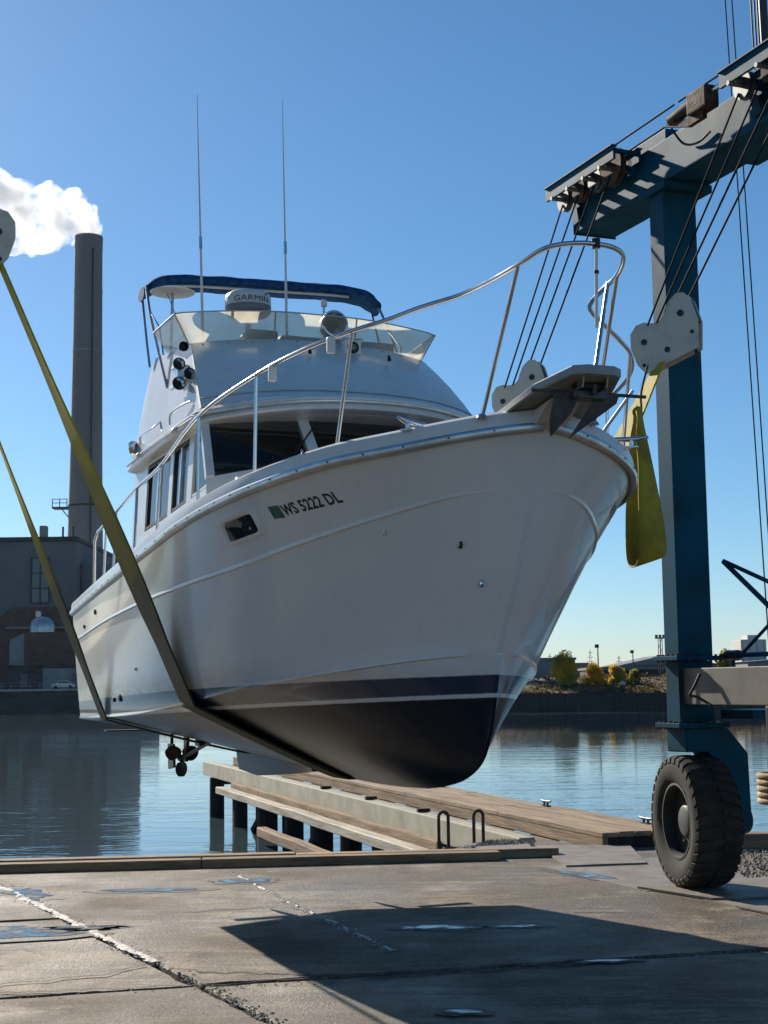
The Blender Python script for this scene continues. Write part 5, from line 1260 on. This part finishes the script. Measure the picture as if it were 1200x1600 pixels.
# main hall
hall = empty('power_station', (0, 0, 0), label='large grey power station hall behind the quay at far left', cat='building')
MB().bbox((-150, 300, 2.6), (-63.0, 350, 32.8), .3).build('hall_wall', M_far, hall)
MB().prism([(-152, 299.4), (-62.8, 299.4), (-62.8, 350), (-152, 350)], 'z', 32.81, 33.6).build('parapet', M_quay, hall)
MB().bbox((-62.9, 304, 2.6), (-57, 345, 28.5), .3).build('annexe_wall', M_far, hall)
MB().bbox((-57.0, 308, 28.5), (-52.5, 312, 31.0), .2).build('roof_unit', M_quay, hall)
MB().bbox((-71.4, 303, 33.6), (-70, 305, 36.3), .1).build('roof_stack', M_far2, hall)
for x in (-66.5, -64.4): MB().tube([(x, 303, 33.5), (x, 303, 36)], .22, 8).build('vent_pipe', M_quay, hall)
win = MB().box((-72.0, 299.80, 20.2), (-68.6, 299.95, 29.2)).build('tall_window', M_farglass, hall)
wf = [(-72.2, -72.0, 20, 29.4), (-68.6, -68.4, 20, 29.4), (-70.4, -70.2, 20, 29.4), (-72.0, -68.6, 29.2, 29.4), (-72.0, -68.6, 20, 20.2), (-72.0, -68.6, 23.0, 23.2), (-72.0, -68.6, 26.1, 26.3)]
for a, b, c, d in wf: MB().box((a, 299.55, c), (b, 299.79, d)).build('glazing_bar', M_quay, win)
for a, b, c, d in ((-100, -96, 19, 29), (-112, -108, 19, 29)):
    wx = MB().box((a, 299.8, c), (b, 299.95, d)).build('tall_window', M_farglass, hall)
    MB().box(((a+b)/2 - .15, 299.6, c), ((a+b)/2 + .15, 299.79, d)).build('glazing_bar', M_quay, wx)
MB().bbox((-96, 296, 2.6), (-78.5, 299.9, 11.6), .2).build('loading_bay', M_quay, hall)
MB().box((-96, 294, 11.7), (-77.5, 299.9, 12.6)).build('bay_canopy', M_far2, hall)
bk = empty('brick_annexe', (3.3, 0, 0), label='dark brick annexe with sloping roof in front of the power station', cat='building')
MB().prism([(-79.5, 2.6), (-79.5, 16.0), (-76.4, 18.6), (-60, 18.6), (-60, 2.6)], 'y', 288, 296).build('wall', M_brick, bk)
MB().bbox((-77, 286.6, 14.3), (-60, 288, 14.7), .05).build('canopy', M_far2, bk)
tk = empty('silo_house', (3.3, 0, 0), label='small brick tower topped by a domed metal tank near the quay', cat='building')
MB().bbox((-70.6, 275, 2.6), (-61.0, 283, 13.2), .1).build('wall', M_brick, tk)
MB().prism([(-73.4, 2.6), (-73.4, 11.8), (-70.65, 13.1), (-70.65, 2.6)], 'y', 275.3, 283).build('pale_side_bay', M_far2, tk)
MB().lathe([(2.3, 13.2), (2.35, 14.4), (2.0, 15.4), (1.1, 16.1), (.0, 16.3)], TR((-68.2, 279, 0)), 24, caps=False).build('tank_dome', M_silver, tk, smooth=50)
MB().lathe([(.5, 16.2), (.55, 17.2), (0, 17.4)], TR((-69.0, 279, 0)), 12, caps=False).build('tank_vent', M_silver, tk)
sh = empty('quay_shed', (3.3, 0, 0), label='low flat roofed shed standing on the far quay behind the stern', cat='building')
MB().bbox((-72, 268, 2.6), (-65.5, 273, 6.6), .1).build('dark_bay', M_quay, sh)
MB().bbox((-65.4, 267.6, 2.6), (-45, 273, 6.4), .1).build('pale_bay', M_far2, sh)
MB().box((-72.4, 267.2, 6.61), (-65.6, 273.2, 7.0)).build('roof', M_quay, sh)
MB().box((-65.5, 267.2, 6.45), (-44.8, 273.2, 7.1)).build('roof', M_quay, sh)
for x in (-69.4, -60): 
    dd = MB().box((x, 267.45 if x > -66 else 267.9, 3.0), (x + 1.3, 267.62 if x > -66 else 267.99, 5.4)).build('door', M_far, sh)
rl_ = empty('quay_railing', (0, 0, 0), label='thin metal railing along the edge of the far quay', cat='railing')
for i in range(40): MB().tube([(-105 + i*1.7, 260.2, 2.62), (-105 + i*1.7, 260.2, 3.75)], .05, 6).build('post', M_far2, rl_)
for z in (3.2, 3.75): MB().tube([(-105, 260.2, z), (-38, 260.2, z)], .04, 6).build('rail', M_far2, rl_)
M_car = pm('far_car_paint', (.3, .31, .33), .3, var=.1)
def far_car(x, y, col, label):
    e = empty('parked_car', (x, y, 2.62), label=label, cat='car', group='cars parked on the far quay')
    MB().prism([(-2.1, .3), (-2.1, .85), (-1.2, .95), (-.7, 1.45), (.9, 1.45), (1.5, .95), (2.15, .85), (2.15, .3)], 'y', -.85, .85).build('body', col, e)
    MB().prism([(-1.05, .98), (-.62, 1.38), (.82, 1.38), (1.3, .98)], 'y', -.87, .87).build('windows', M_glass, e)
    for wx in (-1.3, 1.35):
        for wy in (-.82, .82): MB().lathe([(.32, -.1), (.32, .1)], TR((wx, wy, .32), (R(90), 'X')), 14).build('wheel', M_black, e)
far_car(-76.0, 264.5, M_car, 'grey car parked at the left edge of the far quay'); far_car(-57.6, 264.8, M_silver, 'silver car parked on the far quay just left of the stern')

# steam plume from the chimney
pl_ = [(-77.6, 124, 4.2), (-79.5, 127.5, 5.2), (-83, 130, 6.6), (-86.5, 128.5, 8.0), (-88.5, 132, 7), (-84, 124.5, 5.5), (-90, 123, 6.5), (-93, 129, 8.2), (-92.5, 121.5, 5.0), (-97, 126, 8), (-98, 133, 7), (-103, 131, 9.5), (-103, 137, 7.5), (-108, 136, 9), (-112, 141, 10), (-108, 130, 8), (-118, 146, 12), (-126, 150, 14), (-121, 137, 10), (-137, 156, 16), (-88, 136.3, 3.6), (-82.5, 136, 2.6), (-93.5, 137, 3.6), (-86.8, 119.5, 2.6)]
bm = bmesh.new()
rr = random.Random(21)
allp = []
pl_ = [(x, 128 + (z - 128)*.86 - .8, r*.88) if x > -110 else (x, z - 2, r) for x, z, r in pl_]
for x, z, r in pl_:
    allp.append((x, 380, z, r))
    for _ in range(7):
        a = rr.uniform(0, 6.28); b = rr.uniform(-1, 1); q = rr.uniform(.75, 1.0) * r
        allp.append((x + q*math.cos(a)*math.sqrt(1-b*b), 380 + q*b, z + q*math.sin(a)*math.sqrt(1-b*b), r * rr.uniform(.22, .45)))
for x, y, z, r in allp: bmesh.ops.create_icosphere(bm, subdivisions=2, radius=r, matrix=Matrix.Translation((x, y, z)))
me = bpy.data.meshes.new('steam_plume'); bm.to_mesh(me); bm.free()
M_steam = bpy.data.materials.new('steam'); M_steam.use_nodes = True; nt = M_steam.node_tree; nt.nodes.clear()
pv = nt.nodes.new('ShaderNodeVolumePrincipled'); mo = nt.nodes.new('ShaderNodeOutputMaterial'); nt.links.new(pv.outputs[0], mo.inputs['Volume'])
pv.inputs['Color'].default_value = (.95, .95, .955, 1); pv.inputs['Anisotropy'].default_value = .45
tcs = N(nt, 'ShaderNodeTexCoord'); ns1 = N(nt, 'ShaderNodeTexNoise', Scale=.16, Detail=7, Roughness=.62); nt.links.new(tcs.outputs['Object'], ns1.inputs['Vector'])
mrs = N(nt, 'ShaderNodeMapRange'); mrs.inputs['From Min'].default_value = .44; mrs.inputs['From Max'].default_value = .56; mrs.inputs['To Min'].default_value = .0; mrs.inputs['To Max'].default_value = .34
nt.links.new(ns1.outputs['Fac'], mrs.inputs['Value']); nt.links.new(mrs.outputs[0], pv.inputs['Density'])
me.materials.append(M_steam)
so = bpy.data.objects.new('steam_plume', me); COL.objects.link(so)
md = so.modifiers.new('union', 'REMESH'); md.mode = 'VOXEL'; md.voxel_size = .55
tx = bpy.data.textures.new('puff', 'CLOUDS'); tx.noise_scale = 3.2; tx.noise_depth = 3
md = so.modifiers.new('puff', 'DISPLACE'); md.texture = tx; md.strength = 2.4; md.mid_level = .5; md.texture_coords = 'GLOBAL'
tag(so, 'bright backlit steam plume drifting left from the chimney top', 'steam', kind='stuff')

# ================================================================ FAR SHORE, RIGHT
M_bank = pm('dry_bank_grass', (.10, .078, .042), .9, var=.3, scale=.35, bump=.4, bscale=2, col2=(.035, .034, .018), thr=(.35, .6))
M_bulk = pm('sheet_pile_wall', (.05, .045, .04), .85, var=.25, scale=.5, stretch=(4, 1, .3))
M_shed = pm('shed_cladding', (.20, .21, .22), .7, var=.08, scale=.2)
M_shedroof = pm('shed_roof', (.16, .17, .185), .6, var=.08, scale=.2)
M_paleb = pm('pale_silo_concrete', (.50, .50, .49), .8, var=.06, scale=.1)
struct(MB().prism([(-10, 214), (330, 214), (330, 400), (-10, 400)], 'z', -6, 1.0).build('far_bulkhead', M_bulk))
rows = []
for j in range(8):
    y = 214.4 + j * 6; z = 1.01 + 2.4 * (1 - math.exp(-j * .55)); rows.append([(x, y + 1.5*mnoise.noise(Vector((x*.1, j, 0))), z + .35*mnoise.noise(Vector((x*.12, y*.12, 3)))) for x in [-10 + 3*i for i in range(112)]])
rows.append([(x, 420, 3.4) for x in [-10 + 3*i for i in range(112)]])
struct(MB().grid(rows).build('far_bank', M_bank, smooth=60))
# weeds and scrub along the bank
def leafmat(name, c1, c2):
    m = pm(name, c1, .7, scale=1.1, col2=c2, thr=(.35, .65), spec=.2); nt = m.node_tree; p = nt.nodes['Principled BSDF']
    p.inputs['Subsurface Weight'].default_value = 0.0
    tl = N(nt, 'ShaderNodeBsdfTranslucent'); mx = N(nt, 'ShaderNodeMixShader'); mx.inputs[0].default_value = .62
    src = p.inputs['Base Color'].links[0].from_socket; nt.links.new(src, tl.inputs[0]); nt.links.new(p.outputs[0], mx.inputs[1]); nt.links.new(tl.outputs[0], mx.inputs[2]); nt.links.new(mx.outputs[0], nt.nodes['Material Output'].inputs[0]); return m
L_yel = leafmat('autumn_leaves', (.86, .54, .06), (.58, .38, .05)); L_grn = leafmat('turning_leaves', (.58, .50, .08), (.30, .30, .05)); L_brn = leafmat('dry_scrub_leaves', (.17, .11, .04), (.07, .055, .02))
M_bark = pm('bark', (.06, .045, .035), .9, var=.3, scale=4)
def leaves(mb, c, rx, rz, n, sz, rr):
    for _ in range(n):
        a = rr.uniform(0, 6.283); b = rr.uniform(-1, 1); q = rr.random() ** .45; h_ = math.sqrt(1 - b*b)
        p = Vector((c[0] + rx*q*h_*math.cos(a), c[1] + rx*q*h_*math.sin(a), c[2] + rz*q*b)); u = Vector((rr.gauss(0,1), rr.gauss(0,1), rr.gauss(0,1))).normalized(); v = u.orthogonal().normalized(); s = sz * rr.uniform(.6, 1.4)
        mb.add([p - u*s, p + v*s*.6, p + u*s, p - v*s*.6], [(0,1,2,3)])
def far_tree(x, y, z, h, r, mats, label, seed, name='autumn_tree', group='autumn trees on the far bank'):
    rr = random.Random(seed); t = empty(name, (x, y, z), label=label, cat='tree', group=group)
    tr = MB(); tr.tube([(0, 0, -.5), (.1, 0, h*.35), (-.05, .05, h*.8)], [.16, .12, .04], 8)
    for k in range(5):
        a = rr.uniform(0, 6.28); z0 = h * rr.uniform(.25, .55); tr.tube([(0, 0, z0), (math.cos(a)*r*.7, math.sin(a)*r*.7, z0 + h*.25)], [.06, .02], 6)
    tr.build('trunk', M_bark, t)
    for mi, mt in enumerate(mats):
        mb = MB()
        for k in range(9):
            a = rr.uniform(0, 6.28); f = rr.random(); rad = r * (.85 - .55*f) * rr.uniform(.4, 1); leaves(mb, (math.cos(a)*rad, math.sin(a)*rad, h*(.16 + .74*f)), r*.48, h*.16, 210, .17, rr)
        mb.build('crown', mt, t)
far_tree(26.5, 221, 1.9, 5.6, 2.2, (L_yel, L_grn), 'tall yellow and green autumn tree right of the bow on the far bank', 1)
far_tree(31.4, 223, 2.0, 3.6, 1.6, (L_yel, L_yel), 'small golden tree second from the bow on the far bank', 2)
far_tree(34.7, 223, 2.0, 3.2, 1.45, (L_yel, L_grn), 'small yellow tree third from the bow on the far bank', 3)
far_tree(37.4, 225, 2.0, 2.4, 1.4, (L_brn, L_grn), 'low olive bush tree fourth from the bow on the far bank', 4)
far_tree(53.2, 232, 2.4, 5.0, 1.6, (L_grn, L_brn), 'dark green tree right of the teal leg on the far bank', 5)
mb = MB(); rr = random.Random(5)
for i in range(1500):
    x = rr.uniform(-8, 110); y = 214.3 + rr.random()**1.5 * 20; leaves(mb, (x, y, 1.1 + (y - 214)*.12), rr.uniform(.3, 1.1), rr.uniform(.2, .8), 16, .20, rr)
o = mb.build('bank_scrub', L_brn); tag(o, 'brown scrub and weeds covering the far bank', 'scrub', kind='stuff')
# sheds
def shed(x0, x1, y, zb, zt, ridge, label, mt=M_shed, mr=M_shedroof):
    e = empty('warehouse', ((x0+x1)/2, y, zb), label=label, cat='building'); w_ = (x1-x0)/2; H = zt - zb
    MB().box((-w_, 0, -1), (w_, 26, H)).build('wall', mt, e)
    if ridge > 0: MB().prism([(-w_ - .4, H + .01), (0, H + ridge), (w_ + .4, H + .01)], 'y', -.5, 26.5).build('roof', mr, e)
    else: MB().box((-w_ - .2, -.3, H + .01), (w_ + .2, 26.3, H + .45)).build('roof', mr, e)
    n = max(2, int(w_ / 2.5))
    for i in range(n):
        x = -w_ + 2*w_*(i + .5)/n
        d = MB().box((x - .8, -.12, .2), (x + .8, -.01, min(H*.6, 2.2))).build('door', M_quay if i % 2 else M_far2, e)
    return e
shed(20, 33.5, 262, 3.0, 6.6, 0, 'low grey warehouse immediately right of the bow behind the trees')
shed(32, 41, 300, 3.2, 6.2, 0, 'flat pale warehouse far behind the second tree', M_far2)
shed(42.5, 60, 268, 3.2, 5.6, 1.9, 'grey gabled shed left of the teal leg on the far shore')
shed(33.6, 47, 246, 3.0, 4.6, 0, 'long dark low shed behind the small trees', M_quay)
shed(66, 96, 270, 3.2, 6.0, 1.2, 'long gabled shed right of the teal leg')
si = empty('silo_tower', (73.4, 295, 3.2), label='tall white block shaped tower right of the teal leg', cat='building')
MB().bbox((-2.5, 0, 0), (2.6, 8, 7.6), .1).build('wall', M_paleb, si); MB().bbox((-1.0, .5, 7.6), (1.0, 6, 8.5), .05).build('roof_house', M_paleb, si)
for i in range(4): MB().box((-2.2 + i*1.4, -.1, .2), (-2.1 + i*1.4, -.01, 7.4)).build('panel_joint', M_far2, si)
def pole(x, y, z0, z1, kind, label):
    e = empty('light_pole' if kind != 'pylon' else 'power_pylon', (x, y, z0), label=label, cat='light pole' if kind != 'pylon' else 'pylon'); H = z1 - z0
    if kind == 'pylon':
        for sx in (-.6, .6): MB().tube([(sx, 0, 0), (0, 0, H)], .05, 5).build('leg', M_quay, e)
        for k in (.62, .76, .9): MB().tube([(-1.5*(1.25-k), 0, H*k), (1.5*(1.25-k), 0, H*k)], .045, 5).build('cross_arm', M_quay, e)
    else:
        MB().tube([(0, 0, 0), (0, 0, H)], [.13, .08], 8).build('mast', M_quay, e)
        if kind == 'lamp': MB().bbox((-.45, -.2, H - .1), (.15, .2, H + .45), .05).build('lamp_head', M_quay, e)
        else:
            MB().box((-.8, -.2, H - .1), (.8, .2, H + .05)).build('lamp_frame', M_quay, e)
            for k in (-.6, 0, .6): MB().bbox((k - .22, -.2, H + .06), (k + .22, .2, H + .55), .04).build('flood_lamp', M_far, e)
            for k in range(4): MB().tube([(-.3, 0, H*k/4), (.3, 0, H*(k+1)/4)], .04, 5).build('lattice', M_quay, e)
            for sx in (-.32, .32): MB().tube([(sx, 0, 0), (sx, 0, H)], .06, 6).build('lattice_leg', M_quay, e)
pole(33.0, 230, 3, 8.0, 'lamp', 'dark lamp post standing behind the tall yellow tree')
pole(44.6, 240, 3, 9.6, 'flood', 'lattice floodlight tower just left of the teal leg')
pole(42.6, 255, 3, 7.6, 'lamp', 'thin lamp post left of the floodlight tower')
pole(36.6, 330, 3, 9.2, 'pylon', 'distant power pylon right of the yellow tree'); pole(47.0, 340, 3, 10.2, 'pylon', 'distant power pylon between the lamp posts'); pole(30.5, 340, 3, 10.5, 'pylon', 'distant power pylon nearest the bow'); pole(52, 330, 3, 8.6, 'pylon', 'distant power pylon beside the floodlight tower')
mm = empty('marker_post', (34.3, 214.8, 1.0), label='short round-topped marker post on the far bulkhead', cat='post')
MB().tube([(0, 0, 0), (0, 0, 1.1)], .16, 8).build('shaft', M_bark, mm); MB().lathe([(.0, 1.75), (.3, 1.6), (.38, 1.38), (.3, 1.16), (0, 1.05)], None, 14, caps=False).build('round_plate', M_paleb, mm)

# ================================================================ HAZE: thin sunlit air between the quay and the far shore
hz = MB().box((-420, -60, -7.5), (420, 620, 178)).build('haze', bpy.data.materials.new('haze_air'))
hm = bpy.data.materials['haze_air']; hm.use_nodes = True; ht = hm.node_tree; ht.nodes.clear()
hv = ht.nodes.new('ShaderNodeVolumePrincipled'); ho = ht.nodes.new('ShaderNodeOutputMaterial'); ht.links.new(hv.outputs[0], ho.inputs['Volume'])
hv.inputs['Color'].default_value = (.80, .88, 1, 1); hv.inputs['Density'].default_value = .000025; hv.inputs['Anisotropy'].default_value = .3
hz['kind'] = 'stuff'; hz['label'] = 'thin bluish haze over the harbour'
